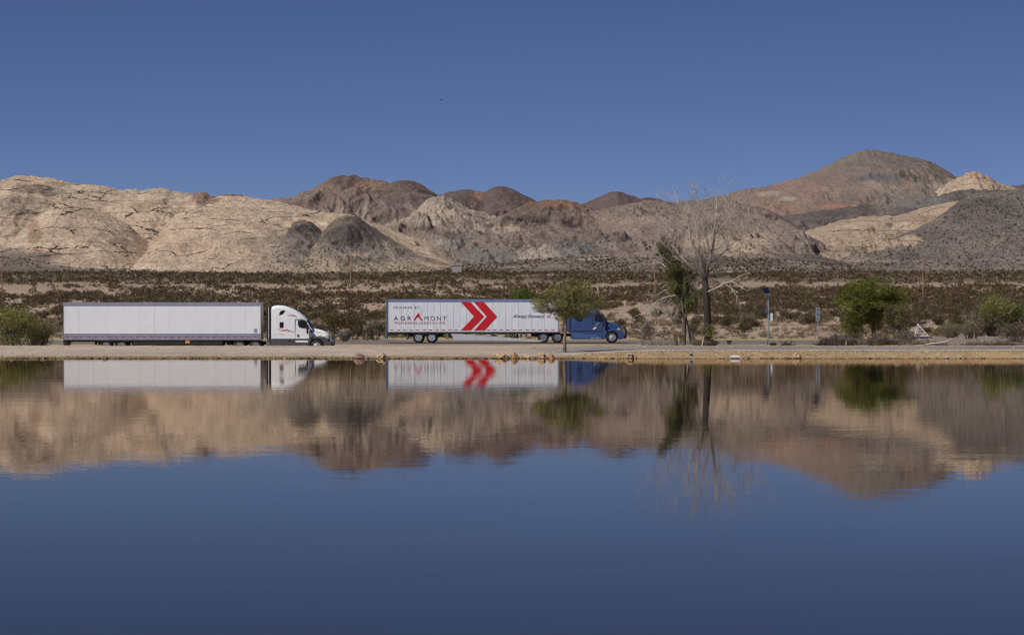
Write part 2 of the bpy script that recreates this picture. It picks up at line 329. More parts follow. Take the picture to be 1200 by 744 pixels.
# ------------------------------------------------------------------ mountains
CREAM = np.array((.50, .385, .28)); CREAM2 = np.array((.41, .312, .225)); BROWN = np.array((.19, .138, .112)); DARK = np.array((.112, .092, .084))
PURP = np.array((.128, .09, .083)); RED = np.array((.27, .155, .105)); GREY = np.array((.165, .138, .12)); PALE = np.array((.335, .27, .22)); TAUP = np.array((.205, .157, .13))
def ridge(name, pts, Yc, base, alt, namp, nwl, crk=0.0, spk=0.3, foot=None, back=1.0, pw=1.15, seed=0, blobs=(), soft=.05, rill=None, mixn=(0., .35), rockamp=0., du=1.0, nt=150, label=None):
    rill = namp*.95 if rill is None else rill
    pts = np.array(pts, float); u = np.arange(pts[0, 0], pts[-1, 0]+du, du)
    v = np.interp(u, pts[:, 0], pts[:, 1])
    ker = np.hanning(9); ker /= ker.sum(); vp = np.pad(v, 4, mode='edge'); v = np.convolve(vp, ker, 'valid')
    Yf = foot if foot else Yc-650
    xs = (u-600)*Yc/F; zc = CH-(v-VH)*Yc/F
    tf = np.linspace(0, 1, nt); tb = np.linspace(1, 1+back, 36)[1:]; t = np.concatenate([tf, tb])
    T, U = np.meshgrid(t, xs, indexing='ij'); ZC = np.broadcast_to(zc, T.shape); UU = np.broadcast_to(u, T.shape)
    Y = Yf+(Yc-Yf)*T
    X = U*(1+(Y-Yc)/Yc*.35)          # slopes fan out a little
    zf = np.interp(Yf, GY, GZ)-6
    prof = np.where(T <= 1, np.maximum(T, 0)**pw, np.clip(1-(T-1)/back, 0, 1)**1.3)
    Z = zf+(ZC-zf)*prof
    rel = np.clip((ZC-zf)/60, .0, 1.6)
    env = (np.minimum(1, T*2.2)*np.where(T < 1, 1-.72*sst(.72, 1, T), .28+.5*sst(1, 1.5, T)))*np.minimum(rel, 1.2)
    wx = fbm(X/nwl/1.7, Y/nwl/1.7, 3, seed+70)*nwl*.55; wy = fbm(X/nwl/1.7+9, Y/nwl/1.7, 3, seed+71)*nwl*.55
    rg = ridged((X+wx)/nwl, (Y+wy)/nwl*.5, 6, seed+1, .52)-.55
    Z = Z+namp*1.6*rg*env+namp*.35*fbm(X/11, Y/13, 3, seed+4)*np.minimum(1, rel)*.5
    rl = ridged((X+wx*.8+(Y-Yf)*.12)/(nwl*.26), (Y+wy)/(nwl*1.9), 5, seed+12, .6)-.5
    Z = Z+rill*rl*np.minimum(1, T*3)*np.where(T < 1, 1-.93*sst(.7, 1, T), .1)*np.minimum(rel, 1)
    if rockamp: Z = Z+rockamp*(ridged(X/22, Y/26, 4, seed+8)-.5)*np.minimum(1, rel)
    m = sst(mixn[0], mixn[1], fbm(X/90, Y/150+Z/50, 5, seed+2, .6))[..., None]
    C = base*(1-m)+alt*m
    gully = sst(.0, -.35, rg)[..., None]*.25; C = C*(1-gully)+(C*.8+PALE*.2)*gully
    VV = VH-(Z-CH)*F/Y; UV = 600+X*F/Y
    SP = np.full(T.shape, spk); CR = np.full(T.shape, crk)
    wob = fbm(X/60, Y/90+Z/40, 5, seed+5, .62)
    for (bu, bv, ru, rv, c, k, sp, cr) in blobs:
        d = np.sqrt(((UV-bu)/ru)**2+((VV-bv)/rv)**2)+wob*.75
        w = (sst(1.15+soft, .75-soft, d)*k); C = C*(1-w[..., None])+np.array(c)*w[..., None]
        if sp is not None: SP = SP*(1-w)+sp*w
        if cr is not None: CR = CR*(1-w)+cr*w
    ii = np.arange(T.size).reshape(T.shape)
    fq = np.stack([ii[:-1, :-1], ii[:-1, 1:], ii[1:, 1:], ii[1:, :-1]], -1).reshape(-1, 4)
    me = mesh_np(name, np.stack([X, Y, Z], -1).reshape(-1, 3), fq, M_MOUNT, np.clip(C.reshape(-1, 3), .02, .8), {'spk': SP, 'crk': CR}, smooth=True)
    SURF[seed] = (X, Y, Z, T)
    o = link(name, me); tag(o, label, kind='structure'); return o
SURF = {}
B = lambda u, v, ru, rv, c, k=1., sp=None, cr=None: (u, v, ru, rv, c, k, sp, cr)
# far dark summits
ridge('mountain', [(380, 262), (430, 228), (455, 216), (470, 211), (482, 211), (492, 214), (512, 226), (545, 240), (620, 275)], 5200, PURP, BROWN, 16, 170, seed=10, foot=4300)
ridge('mountain', [(470, 262), (500, 236), (522, 227), (540, 222), (553, 222), (568, 226), (580, 219), (590, 219), (605, 224), (628, 235), (645, 242), (720, 270)], 5700, PURP, DARK, 16, 170, seed=20, foot=4700,
      blobs=[B(561, 226, 6, 10, (.27, .16, .12), .7)])
ridge('mountain', [(620, 275), (660, 248), (685, 237), (700, 231), (715, 226), (724, 225), (740, 229), (752, 232), (763, 231), (785, 238), (820, 246), (900, 270)], 5700, PURP, DARK, 14, 170, seed=30, foot=4800)
ridge('mountain', [(1080, 262), (1130, 232), (1165, 219), (1190, 217), (1220, 216), (1300, 208), (1420, 200), (1600, 240)], 5800, DARK, PURP, 14, 170, seed=35, foot=4900)
# middle brown mountain
ridge('mountain', [(180, 275), (230, 243), (300, 234), (330, 232), (345, 229), (365, 222), (375, 217), (385, 212), (398, 207), (412, 206), (428, 208), (445, 211), (465, 218), (490, 226), (510, 232), (540, 244), (580, 262), (650, 300)], 4500, BROWN, TAUP, 20, 210, seed=40, foot=3600, spk=.35,
      blobs=[B(410, 211, 30, 9, PURP, .9), B(440, 218, 26, 7, (.27, .17, .12), .6), B(330, 232, 40, 6, PALE, .6), B(430, 252, 70, 16, PALE, .55, .3), B(480, 238, 45, 14, (.20, .145, .13), .7), B(355, 236, 28, 9, PURP, .5)])
# main right mountain
ridge('mountain', [(620, 300), (700, 268), (780, 246), (830, 235), (850, 229), (870, 222), (895, 218), (905, 216), (935, 208), (960, 200), (975, 192), (985, 186), (1003, 180), (1015, 177), (1030, 177), (1045, 180), (1065, 184), (1084, 187), (1097, 194), (1120, 207), (1150, 222), (1200, 238), (1300, 255), (1450, 300)], 5300, TAUP*.92, BROWN, 17, 260, seed=50, foot=4200, spk=.25, nt=190,
      blobs=[B(1020, 185, 120, 14, GREY, .7), B(1040, 208, 42, 5, (.12, .115, .11), .9), B(930, 225, 60, 14, (.24, .165, .135), .8), B(1035, 225, 34, 10, (.29, .22, .175), .9), B(1010, 228, 26, 8, PURP, .4), B(1065, 212, 6, 14, (.27, .17, .12), .6), B(985, 243, 30, 3.5, (.30, .15, .10), .8), B(905, 245, 40, 12, (.25, .16, .12), .8), B(880, 262, 40, 10, PURP, .8), B(925, 233, 10, 3, PALE, .9), B(900, 227, 16, 4, PALE, .8), B(1120, 225, 30, 14, PALE, .9), B(830, 245, 60, 10, (.26, .19, .15), .8), B(1075, 228, 60, 8, GREY, .6)])
# pale crag
ridge('mountain', [(1040, 262), (1085, 232), (1105, 217), (1118, 209), (1125, 206), (1128, 206), (1133, 201), (1140, 200), (1146, 203), (1152, 206), (1160, 208), (1166, 212), (1185, 218), (1215, 228), (1270, 250)], 4950, CREAM*.84, CREAM2*.84, 14, 120, seed=60, foot=4300, rockamp=9, crk=.4, spk=.2, du=.6,
      blobs=[B(1120, 232, 40, 7, (.40, .34, .28), .8), B(1148, 205, 16, 6, (.42, .27, .17), .5)])
# dark band below the main mountain
ridge('mountain', [(740, 318), (800, 298), (840, 280), (870, 268), (900, 257), (950, 248), (990, 243), (1040, 238), (1090, 233), (1115, 226), (1135, 222), (1160, 222), (1190, 226), (1300, 250)], 4450, DARK, GREY, 16, 150, seed=70, foot=3700, spk=.2,
      blobs=[B(1080, 236, 40, 8, (.17, .155, .145), .8)])
# reddish broken hill in the middle
ridge('mountain', [(440, 335), (500, 312), (530, 290), (545, 280), (560, 270), (585, 252), (605, 242), (618, 237), (628, 236), (640, 233), (656, 232), (670, 234), (685, 240), (700, 245), (720, 240), (750, 236), (780, 239), (800, 237), (830, 234), (860, 234), (900, 246), (960, 280), (1050, 310)], 4000, TAUP, TAUP*.85+PALE*.15, 16, 170, seed=80, foot=2950, rockamp=3.5, spk=.6, nt=200,
      blobs=[B(650, 240, 44, 7, (.22, .125, .085), .85), B(600, 290, 30, 10, TAUP*1.1, .6), B(612, 248, 30, 9, BROWN*.8, .8), B(620, 257, 26, 5, PURP*.8, .95), B(668, 262, 14, 8, PURP*.8, .95), B(690, 275, 22, 7, PURP*.9, .7), B(715, 290, 24, 7, GREY, .7), B(636, 275, 4, 5, PURP, .9), B(690, 246, 20, 5, BROWN, .7), B(590, 268, 18, 4, CREAM2, .8), B(570, 300, 45, 12, (.17, .155, .145), .9, .5), B(720, 285, 60, 24, (.225, .175, .15), .5), B(672, 292, 30, 9, (.165, .15, .14), .9, .5), B(690, 303, 16, 3, CREAM, .9), B(625, 300, 30, 12, PALE, .8, .6), B(700, 258, 30, 10, (.26, .18, .145), .6), B(765, 262, 60, 20, (.27, .20, .165), .7), B(757, 270, 10, 6, PURP, .7), B(850, 262, 24, 10, BROWN, .6), B(850, 285, 60, 14, CREAM2, .7, .3)])  # purple blobs along the diagonal ridge paint its shaded side into the colour
# crumbly pale hill left of it
ridge('mountain', [(330, 318), (400, 292), (440, 275), (470, 259), (488, 246), (502, 232), (515, 231), (530, 235), (560, 246), (580, 255), (590, 262), (600, 285), (640, 320)], 4150, PALE, TAUP, 20, 120, seed=90, foot=3100, rockamp=5, spk=.6,
      blobs=[B(510, 250, 26, 9, CREAM2, .6), B(505, 259, 14, 5, (.5, .42, .35), .6), B(500, 274, 34, 9, PURP, .55), B(470, 268, 26, 8, BROWN, .7), B(545, 276, 30, 6, DARK, .6), B(560, 290, 50, 12, (.17, .155, .145), .8)])
# cream tongue under the dark band
ridge('mountain', [(700, 330), (790, 312), (830, 300), (870, 289), (900, 279), (950, 269), (985, 259), (1010, 254), (1050, 252), (1080, 244), (1100, 240), (1130, 234), (1170, 230), (1300, 250)], 3950, CREAM2*.9, CREAM*.82, 12, 120, seed=100, foot=3100, crk=.6, spk=.35,
      blobs=[B(1080, 258, 24, 5, (.32, .2, .15), .6), B(1042, 264, 5, 3, DARK, .9), B(1020, 269, 8, 2.5, (.3, .17, .12), .9), B(960, 296, 60, 6, (.3, .24, .19), .5)])
# dark right slope
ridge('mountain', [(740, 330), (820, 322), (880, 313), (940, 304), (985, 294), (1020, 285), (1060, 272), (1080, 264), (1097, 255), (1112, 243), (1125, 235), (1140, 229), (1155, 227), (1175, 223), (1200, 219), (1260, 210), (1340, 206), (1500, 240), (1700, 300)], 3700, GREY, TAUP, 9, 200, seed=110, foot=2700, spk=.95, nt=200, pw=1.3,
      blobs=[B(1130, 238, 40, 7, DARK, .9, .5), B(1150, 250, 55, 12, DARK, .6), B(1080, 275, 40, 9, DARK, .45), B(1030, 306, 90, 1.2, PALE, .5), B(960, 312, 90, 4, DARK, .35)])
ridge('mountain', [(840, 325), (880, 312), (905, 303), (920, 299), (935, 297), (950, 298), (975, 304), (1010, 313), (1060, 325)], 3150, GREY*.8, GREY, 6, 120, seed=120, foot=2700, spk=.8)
# cream sandstone on the left
ridge('mountain', [(-700, 260), (-500, 225), (-250, 222), (-120, 218), (-30, 214), (0, 211), (10, 210), (20, 206), (35, 206.5), (60, 210), (90, 216), (120, 217), (140, 221.5), (168, 222.5), (176, 220.5), (186, 219.5), (198, 221), (202, 224), (232, 226), (234, 224), (242, 225), (246, 229.5), (270, 229), (300, 231), (325, 234), (345, 238), (400, 255), (450, 290), (480, 320)], 3600, CREAM, CREAM2, 10, 190, seed=130, foot=3000, crk=1., spk=.12, rockamp=2.5, rill=5, nt=170, mixn=(.1, .6),
      blobs=[B(38, 222, 26, 5.5, (.20, .15, .12), .85), B(57, 226, 9, 5, (.1, .075, .06), .8), B(18, 240, 28, 13, (.27, .215, .17), .75, .5), B(238, 230, 18, 10, (.25, .165, .13), .9, .3), B(300, 228.5, 50, 1.6, (.22, .13, .1), .9), B(168, 244, 14, 7, (.30, .22, .15), .6), B(185, 225, 50, 3, (.40, .33, .25), .6), B(95, 225, 40, 3, (.33, .29, .24), .6)])
ridge('mountain', [(-350, 300), (-180, 268), (-80, 272), (-30, 300), (0, 294), (28, 268), (52, 249), (65, 241), (75, 238.5), (90, 241), (105, 244), (125, 250), (140, 257), (152, 264), (165, 276), (185, 296), (230, 322)], 3250, CREAM, CREAM2, 6, 150, seed=140, foot=2800, crk=1., spk=.1, rockamp=2.5, rill=2.5, mixn=(.1, .6),
      blobs=[B(40, 272, 8, 14, (.28, .18, .12), .7), B(5, 305, 60, 14, (.2, .165, .14), .9, .7), B(58, 300, 14, 5, (.25, .17, .13), .6)])
ridge('mountain', [(150, 322), (172, 296), (184, 280), (194, 264), (206, 252), (222, 244), (250, 240), (290, 238), (320, 240), (350, 243), (380, 248), (402, 250), (420, 253), (440, 261), (462, 269), (485, 277), (505, 285), (520, 294), (532, 304), (545, 314), (560, 322)], 3300, CREAM, CREAM2, 7, 160, seed=150, foot=2800, crk=1., spk=.12, rockamp=2.5, rill=3, nt=170, mixn=(.1, .6),
      blobs=[B(186, 275, 10, 8, (.37, .24, .16), .6), B(215, 290, 30, 5, (.36, .24, .17), .5), B(345, 290, 60, 24, (.24, .2, .165), .6, .8), B(430, 306, 80, 9, (.25, .21, .18), .85, .9)])
# low stippled fans of gravel at the feet of the slopes
ridge('mountain', [(430, 326), (500, 317), (540, 311), (600, 306), (660, 302), (720, 301), (780, 303), (840, 301), (900, 304), (980, 309), (1080, 322)], 3000, TAUP*.95, PALE*.85, 2.5, 150, seed=180, foot=2640, spk=1., nt=90, rill=1.5,
      blobs=[B(620, 312, 120, 2.2, PALE, .45), B(690, 304, 16, 1.6, CREAM, .7), B(560, 308, 60, 5, DARK, .3)])
ridge('mountain', [(-500, 280), (-150, 291), (-20, 299), (20, 302), (60, 306), (100, 310), (140, 314), (180, 319), (220, 326)], 2950, TAUP*.95, PALE*.85, 2.5, 120, seed=190, foot=2640, spk=1., nt=90, rill=1.5)
# two dark mounds in front of it, their aprons fading back to pale rock
DK = np.array((.10, .082, .072)); AP = np.array((.33, .255, .185))
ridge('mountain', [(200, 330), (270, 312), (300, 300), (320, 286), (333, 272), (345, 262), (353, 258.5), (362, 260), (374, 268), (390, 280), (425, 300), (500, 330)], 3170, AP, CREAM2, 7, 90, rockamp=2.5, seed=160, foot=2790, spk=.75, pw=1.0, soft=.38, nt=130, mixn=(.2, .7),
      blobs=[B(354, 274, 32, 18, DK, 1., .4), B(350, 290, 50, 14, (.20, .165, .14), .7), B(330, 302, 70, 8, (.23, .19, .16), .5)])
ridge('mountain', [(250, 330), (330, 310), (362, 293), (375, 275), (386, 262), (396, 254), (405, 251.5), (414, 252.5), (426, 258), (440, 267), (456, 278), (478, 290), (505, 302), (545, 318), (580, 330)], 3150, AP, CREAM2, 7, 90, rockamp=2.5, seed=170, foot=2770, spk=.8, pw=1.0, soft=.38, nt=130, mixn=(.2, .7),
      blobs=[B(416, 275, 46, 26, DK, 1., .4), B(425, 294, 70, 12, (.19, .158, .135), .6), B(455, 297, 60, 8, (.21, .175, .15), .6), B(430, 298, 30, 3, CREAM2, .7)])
# ------------------------------------------------------------------ vehicles
EACH = {'red_stripe', 'door_seam', 'mirror_arm', 'step', 'reflective_tape', 'side_skirt', 'chevron_emblem', 'red_mark', 'landing_gear', 'hood_mirror', 'mud_flap'}
class MB:
    """collects boxes, prisms and tubes, then builds them as one mesh object"""
    def __init__(s): s.v = []; s.f = []; s.p = []
    def add(s, vs, fs):
        k = len(s.v); q = len(s.f); s.v += [tuple(p) for p in vs]; s.f += [tuple(i+k for i in f) for f in fs]; s.p.append((k, len(s.v), q, len(s.f))); return s
    def box(s, x0, x1, y0, y1, z0, z1):
        return s.add([(x0, y0, z0), (x1, y0, z0), (x1, y1, z0), (x0, y1, z0), (x0, y0, z1), (x1, y0, z1), (x1, y1, z1), (x0, y1, z1)],
                     [(3, 2, 1, 0), (4, 5, 6, 7), (0, 1, 5, 4), (1, 2, 6, 5), (2, 3, 7, 6), (3, 0, 4, 7)])
    def prism(s, pts, y0, y1):      # outline in x,z, extruded along y
        n = len(pts); vs = [(p[0], y0, p[1]) for p in pts]+[(p[0], y1, p[1]) for p in pts]
        return s.add(vs, [tuple(range(n)), tuple(range(2*n-1, n-1, -1))]+[((i+1) % n, i, i+n, (i+1) % n+n) for i in range(n)])
    def cyl(s, c, r, y0, y1, n=20):
        return s.prism([(c[0]+r*math.cos(2*math.pi*i/n), c[1]+r*math.sin(2*math.pi*i/n)) for i in range(n)], y0, y1)
    def lathe(s, cx, cz, prof, n=28):   # prof: (y, r)
        vs = []; fs = []
        for (y, r) in prof:
            for i in range(n): a = 2*math.pi*i/n; vs.append((cx+r*math.cos(a), y, cz+r*math.sin(a)))
        for j in range(len(prof)-1):
            for i in range(n): fs.append((j*n+i, j*n+(i+1) % n, (j+1)*n+(i+1) % n, (j+1)*n+i))
        fs.append(tuple(range(n))); fs.append(tuple(range(len(vs)-1, len(vs)-n-1, -1)))
        return s.add(vs, fs)
    def tube(s, pts, r, n=8):
        pts = [Vector(p) for p in pts]; rs = r if isinstance(r, (list, tuple)) else [r]*len(pts); k0 = []
        vs = []; fs = []
        for i, p in enumerate(pts):
            d = (pts[min(i+1, len(pts)-1)]-pts[max(i-1, 0)]).normalized(); a = d.orthogonal().normalized() if i == 0 else (pa-d*pa.dot(d)).normalized(); pa = a; b = d.cross(a)
            for j in range(n): t = 2*math.pi*j/n; vs.append(p+(a*math.cos(t)+b*math.sin(t))*rs[i])
        for i in range(len(pts)-1):
            for j in range(n): fs.append((i*n+j, i*n+(j+1) % n, (i+1)*n+(j+1) % n, (i+1)*n+j))
        fs.append(tuple(range(n-1, -1, -1))); fs.append(tuple(range(len(vs)-n, len(vs))))
        return s.add(vs, fs)
    def loft(s, secs):  # secs: list of rings with equal counts
        n = len(secs[0]); vs = [p for r in secs for p in r]; fs = []
        for i in range(len(secs)-1):
            for j in range(n): fs.append((i*n+j, i*n+(j+1) % n, (i+1)*n+(j+1) % n, (i+1)*n+j))
        fs.append(tuple(range(n-1, -1, -1))); fs.append(tuple(range(len(vs)-n, len(vs))))
        return s.add(vs, fs)
    def build(s, name, mat, parent=None, bevel=0, smooth=False, loc=None):
        if name in EACH and len(s.p) > 1:
            o = None
            for (k0, k1, f0, f1) in s.p:
                m = MB(); m.v = s.v[k0:k1]; m.f = [tuple(i-k0 for i in f) for f in s.f[f0:f1]]; m.p = [0]; o = m.build(name, mat, parent, bevel, smooth, loc)
            return o
        me = bpy.data.meshes.new(name); me.from_pydata(s.v, [], s.f); me.update()
        bm = bmesh.new(); bm.from_mesh(me); bmesh.ops.recalc_face_normals(bm, faces=bm.faces); bm.to_mesh(me); bm.free()
        me.materials.append(mat); o = link(name, me, parent, loc)
        if smooth:
            me.polygons.foreach_set('use_smooth', [True]*len(me.polygons)); me.set_sharp_from_angle(angle=math.radians(35))
        if bevel:
            b = o.modifiers.new('bevel', 'BEVEL'); b.width = bevel; b.segments = 2; b.limit_method = 'ANGLE'; b.angle_limit = math.radians(40)
        return o

M_WHITE = mat_plain('white_truck_paint', (.78, .79, .80), .3, dirt=.06, coat=.4)
M_PANEL = mat_plain('white_trailer_panel', (.77, .79, .82), .45, dirt=.05, scale=.8)
M_PANEL2 = mat_plain('white_corrugated_panel', (.70, .73, .77), .45, dirt=.12, scale=.8)
M_SEAM = mat_plain('panel_seam_white', (.71, .725, .75), .5); M_SEAM2 = mat_plain('panel_seam_grey', (.56, .58, .61), .5)
M_ALU = mat_plain('lavender_grey_rail', (.33, .34, .42), .4, metal=.3, dirt=.2)
M_ALUB = mat_plain('blue_grey_rail', (.20, .26, .42), .4, metal=.2, dirt=.2)
M_STEELB = mat_plain('blue_grey_frame', (.12, .16, .23), .5, metal=.2, dirt=.3)
M_BLACK = mat_plain('black_frame_paint', (.018, .018, .02), .6, dirt=.4)
M_RUB = mat_plain('tyre_rubber', (.035, .034, .033), .85, dirt=.5, spec=.2)
M_RIM = mat_plain('polished_rim', (.62, .62, .62), .3, metal=.7, dirt=.2)
M_RIMD = mat_plain('dusty_steel_rim', (.22, .22, .22), .5, metal=.3, dirt=.3)
M_DGREY = mat_plain('dark_grey_plastic', (.07, .075, .085), .6, dirt=.2)
M_GLASS = mat_plain('tinted_glass', (.012, .014, .016), .25, dirt=.1, spec=.35)
M_BLUE = mat_plain('blue_truck_paint', (.042, .076, .205), .35, dirt=.2, coat=.2)
M_CHROME = mat_plain('chrome', (.7, .7, .7), .15, metal=1, dirt=.1)
M_RED = mat_plain('red_vinyl', (.55, .006, .016), .5, dirt=.06)
M_REDS = mat_plain('red_marker', (.32, .09, .11), .5, dirt=.1)
M_NAVY = mat_plain('navy_vinyl', (.035, .05, .15), .45, dirt=.05)
M_GTXT = mat_plain('slate_vinyl', (.16, .20, .28), .45, dirt=.05)
M_RTXT = mat_plain('pale_red_vinyl', (.50, .11, .12), .45, dirt=.05)
M_SKIRT = mat_plain('white_skirt_panel', (.52, .52, .53), .5, dirt=.15)
M_AMBER = mat_plain('amber_lens', (.75, .22, .03), .3); M_LAMP = mat_plain('clear_lens', (.6, .62, .65), .15, metal=.4)
M_ORANGE = mat_plain('orange_marker_plate', (.60, .30, .07), .5)
M_WTXT = mat_plain('pale_marking', (.75, .76, .78), .4)
M_LIME = mat_plain('lime_decal', (.22, .36, .10), .5)

def wheel(parent, x, side, rim, dual=False, r=.52):
    """one wheel end; side -1 is the side towards the pond"""
    s = side; out = 1.24*s
    w = .58 if dual else .30
    a, b_ = out, out-s*w
    t = MB().lathe(x, r, [(a-s*.03, r*.62), (a, r*.70), (a-s*.01, r*.86), (a-s*.05, r*.97), (a-s*.09, r), (b_+s*.06, r), (b_, r*.86), (b_+s*.02, r*.6)], 32).build('wheel', M_RUB, parent, smooth=True)
    nuts = not dual
    if dual: prof = [(a-s*.02, r*.615), (a-s*.05, r*.59), (a-s*.20, r*.50), (a-s*.22, r*.30), (a-s*.10, r*.26), (a-s*.05, r*.2), (a-s*.05, r*.02)]
    else: prof = [(a-s*.015, r*.615), (a-s*.03, r*.57), (a-s*.04, r*.42), (a+s*.03, r*.32), (a+s*.05, r*.2), (a+s*.10, r*.17), (a+s*.10, r*.02)]
    rm = MB().lathe(x, r, prof, 28)
    if nuts:
        for k in range(10): q = 2*math.pi*k/10; rm.cyl((x+r*.36*math.cos(q), r+r*.36*math.sin(q)), .018, min(a-s*.04, a+s*.05), max(a-s*.04, a+s*.05), 6)
    else: rm.cyl((x, r), .075, min(a-s*.10, a+s*.01), max(a-s*.10, a+s*.01), 14)
    rm.build('rim', rim, t, smooth=True)
    return t

def ring(x, z0, z1, wb, wt, rc, wm=None):
    """cross-section at x: bottom half-width wb, top half-width wt, rounded upper corners rc"""
    p = [(x, -wb, z0)]; rc = min(rc, (z1-z0)*.7, wt*.7)
    for k in range(6):
        a = math.pi/2*k/5; p.append((x, -wt+rc-rc*math.cos(a), z1-rc+rc*math.sin(a)))
    for k in range(6):
        a = math.pi/2*(1-k/5); p.append((x, wt-rc+rc*math.cos(a), z1-rc+rc*math.sin(a)))
    p.append((x, wb, z0)); return p

def arch(cx, r, z0, n=10):     # points of a wheel arch from left to right, along the underside
    a0 = math.asin(min(1, max(0, (z0-.52)/r))); return [(cx+r*math.cos(math.pi-a0-(math.pi-2*a0)*k/n), .52+r*math.sin(math.pi-a0-(math.pi-2*a0)*k/n)) for k in range(n+1)]

def tractor(name, label, cat, loc, white):
    t = empty(name, loc, label, cat)
    body = M_WHITE if white else M_BLUE; low = M_DGREY if white else M_BLUE
    fx = 3.72 if white else 3.80
    # ---- frame, axles
    m = MB().box(-3.75, 4.2, -.45, -.36, .62, .90).box(-3.75, 4.2, .36, .45, .62, .90)
    for xx in (-3.7, -2.0, -.4, 3.0): m.box(xx, xx+.1, -.36, .36, .66, .86)
    m.cyl((-2.62, .52), .09, -1.1, 1.1, 10).cyl((-1.30, .52), .09, -1.1, 1.1, 10).cyl((fx, .52), .08, -1.1, 1.1, 10)
    m.box(-2.3, -1.3, -.5, .5, .90, 1.02)
    m.build('chassis', M_BLACK, t)
    MB().prism([(-2.5, 1.02), (-1.3, 1.02), (-1.35, 1.13), (-1.9, 1.17), (-2.35, 1.12)], -.45, .45).build('fifth_wheel', M_BLACK, t)
    for sd_ in (-1, 1):
        for xx in (-2.62, -1.30): wheel(t, xx, sd_, M_RIMD, True)
        wheel(t, fx, sd_, M_RIM)
        MB().box(-3.40, -3.36, sd_*.68 if sd_ > 0 else -1.22, 1.22 if sd_ > 0 else -.68, .25, .95).build('mud_flap', M_BLACK, t)
    # ---- upper body: lofted shell
    if white: prof = [(0, 3.70), (.15, 3.80), (.5, 3.86), (.95, 3.84), (1.3, 3.74), (1.6, 3.62), (1.95, 3.45), (2.25, 3.27), (2.5, 3.07), (2.72, 2.87), (2.90, 2.70)]
    else: prof = [(0, 3.72), (.15, 3.80), (.5, 3.86), (.95, 3.84), (1.3, 3.76), (1.6, 3.62), (1.95, 3.42), (2.2, 3.22), (2.45, 3.04), (2.65, 2.88), (2.85, 2.70)]
    zb = 1.12
    secs = [ring(x, zb, z, 1.20, 1.20-.10*min(1, max(0, (x-1.2)/1.6)), .28+.1*min(1, x/2)) for x, z in prof]
    sl = (3.36, 1.98) if white else (3.32, 2.0)
    secs += [ring(prof[-1][0]+(sl[0]-prof[-1][0])*k, zb, prof[-1][1]+(sl[1]-prof[-1][1])*k, 1.20-.04*k, 1.10-.06*k, .3) for k in (.12, .5, .9)]
    shell = MB().loft(secs).build('cab', body, t, smooth=True)
    # hood
    if white: hp = [(3.25, 2.02), (3.45, 1.97), (3.8, 1.90), (4.1, 1.83), (4.4, 1.70), (4.62, 1.52), (4.76, 1.30), (4.84, 1.04), (4.86, .80)]
    else: hp = [(3.2, 2.04), (3.45, 2.0), (3.8, 1.95), (4.1, 1.90), (4.35, 1.80), (4.55, 1.63), (4.68, 1.40), (4.76, 1.1), (4.78, .80)]
    hs_ = [ring(x, min(zb, z-.03) if k < 7 else z-.06, z, 1.14-.04*k*.5-(.10 if k > 6 else 0), .92-.03*k, .3) for k, (x, z) in enumerate(hp)]
    MB().loft(hs_).build('hood', body, t, smooth=True)
    # lower fairing and fender with the wheel arch cut out
    z1 = zb+.01
    ar = arch(fx, .62, .40 if white else .36)
    z0 = .36
    fair = [(0, z0), (fx-.72, z0)]+[(p[0], p[1]) for p in ar if p[0] < fx][:0]
    for sd_ in (-1, 1):
        y0, y1 = (-1.21, -1.06) if sd_ < 0 else (1.06, 1.21)
        pts = [(-.05, .42), (.1, z0), (fx-.63, z0)]+[(p[0], max(p[1], z0)) for p in arch(fx, .62, .52)]+[(fx+.63, z0+.1), (fx+.80, z0+.1), (fx+.95, .8), (fx+.9, z1+.02), (fx+.4, z1+.16), (fx, z1+.18), (fx-.4, z1+.14), (fx-.66, z1), (-.05, z1)]
        MB().prism(pts, y0, y1).build('side_fairing', low, t, bevel=.02)
        if white:
            MB().prism([(1.99, .82), (3.0, .82), (3.0, .98), (1.99, .98)], sd_*1.212-.004, sd_*1.212+.004).build('step_panel', M_WTXT, t)
            MB().cyl((1.5, .95), .10, sd_*1.212-.006, sd_*1.212+.006, 18).build('fuel_cap', M_BLACK, t)
        else:
            MB().box(.05, 2.95, min(sd_*1.205, sd_*1.222), max(sd_*1.205, sd_*1.222), 1.07, 1.15).build('seam_strip', M_BLACK, t)
            MB().prism([(.35, .46), (2.7, .46), (2.3, .78), (1.6, .74), (.7, .92), (-.02, 1.04)], sd_*1.213-.01, sd_*1.213+.014).build('fairing_panel', mat_blue2, t, bevel=.01)
            MB().box(2.2, 2.75, min(sd_*1.2, sd_*1.23), max(sd_*1.2, sd_*1.23), .40, .50).box(1.8, 2.1, min(sd_*1.2, sd_*1.23), max(sd_*1.2, sd_*1.23), .40, .50).build('step', M_CHROME, t)
    MB().box(fx-.72, fx+.70, -1.05, 1.05, .50, 1.25).box(.1, fx-.72, -1.0, 1.0, .42, 1.12).build('engine_bay', M_BLACK, t)
    # bumper
    bx = fx+.58
    pts = [(bx, .34), (bx+.44, .38), (bx+.60, .62), (bx+.62, .86), (bx+.45, .92), (bx+.02, .92)]
    MB().prism(pts, -1.19, 1.19).build('bumper', M_DGREY if white else M_BLUE, t, bevel=.04)
    # grille, slats on the nose
    gx = hp[6][0]
    g = MB()
    for k in range(9):
        z = .98+k*.065; x = float(np.interp(z, [.8, 1.04, 1.30, 1.52, 1.7], [4.87, 4.85, 4.77, 4.63, 4.41])) if white else float(np.interp(z, [.8, 1.1, 1.4, 1.63, 1.8], [4.79, 4.77, 4.69, 4.56, 4.36]))
        g.box(x-.05, x+.012, -.52, .52, z, z+.035)
    g.build('grille', M_CHROME if white else M_DGREY, t)
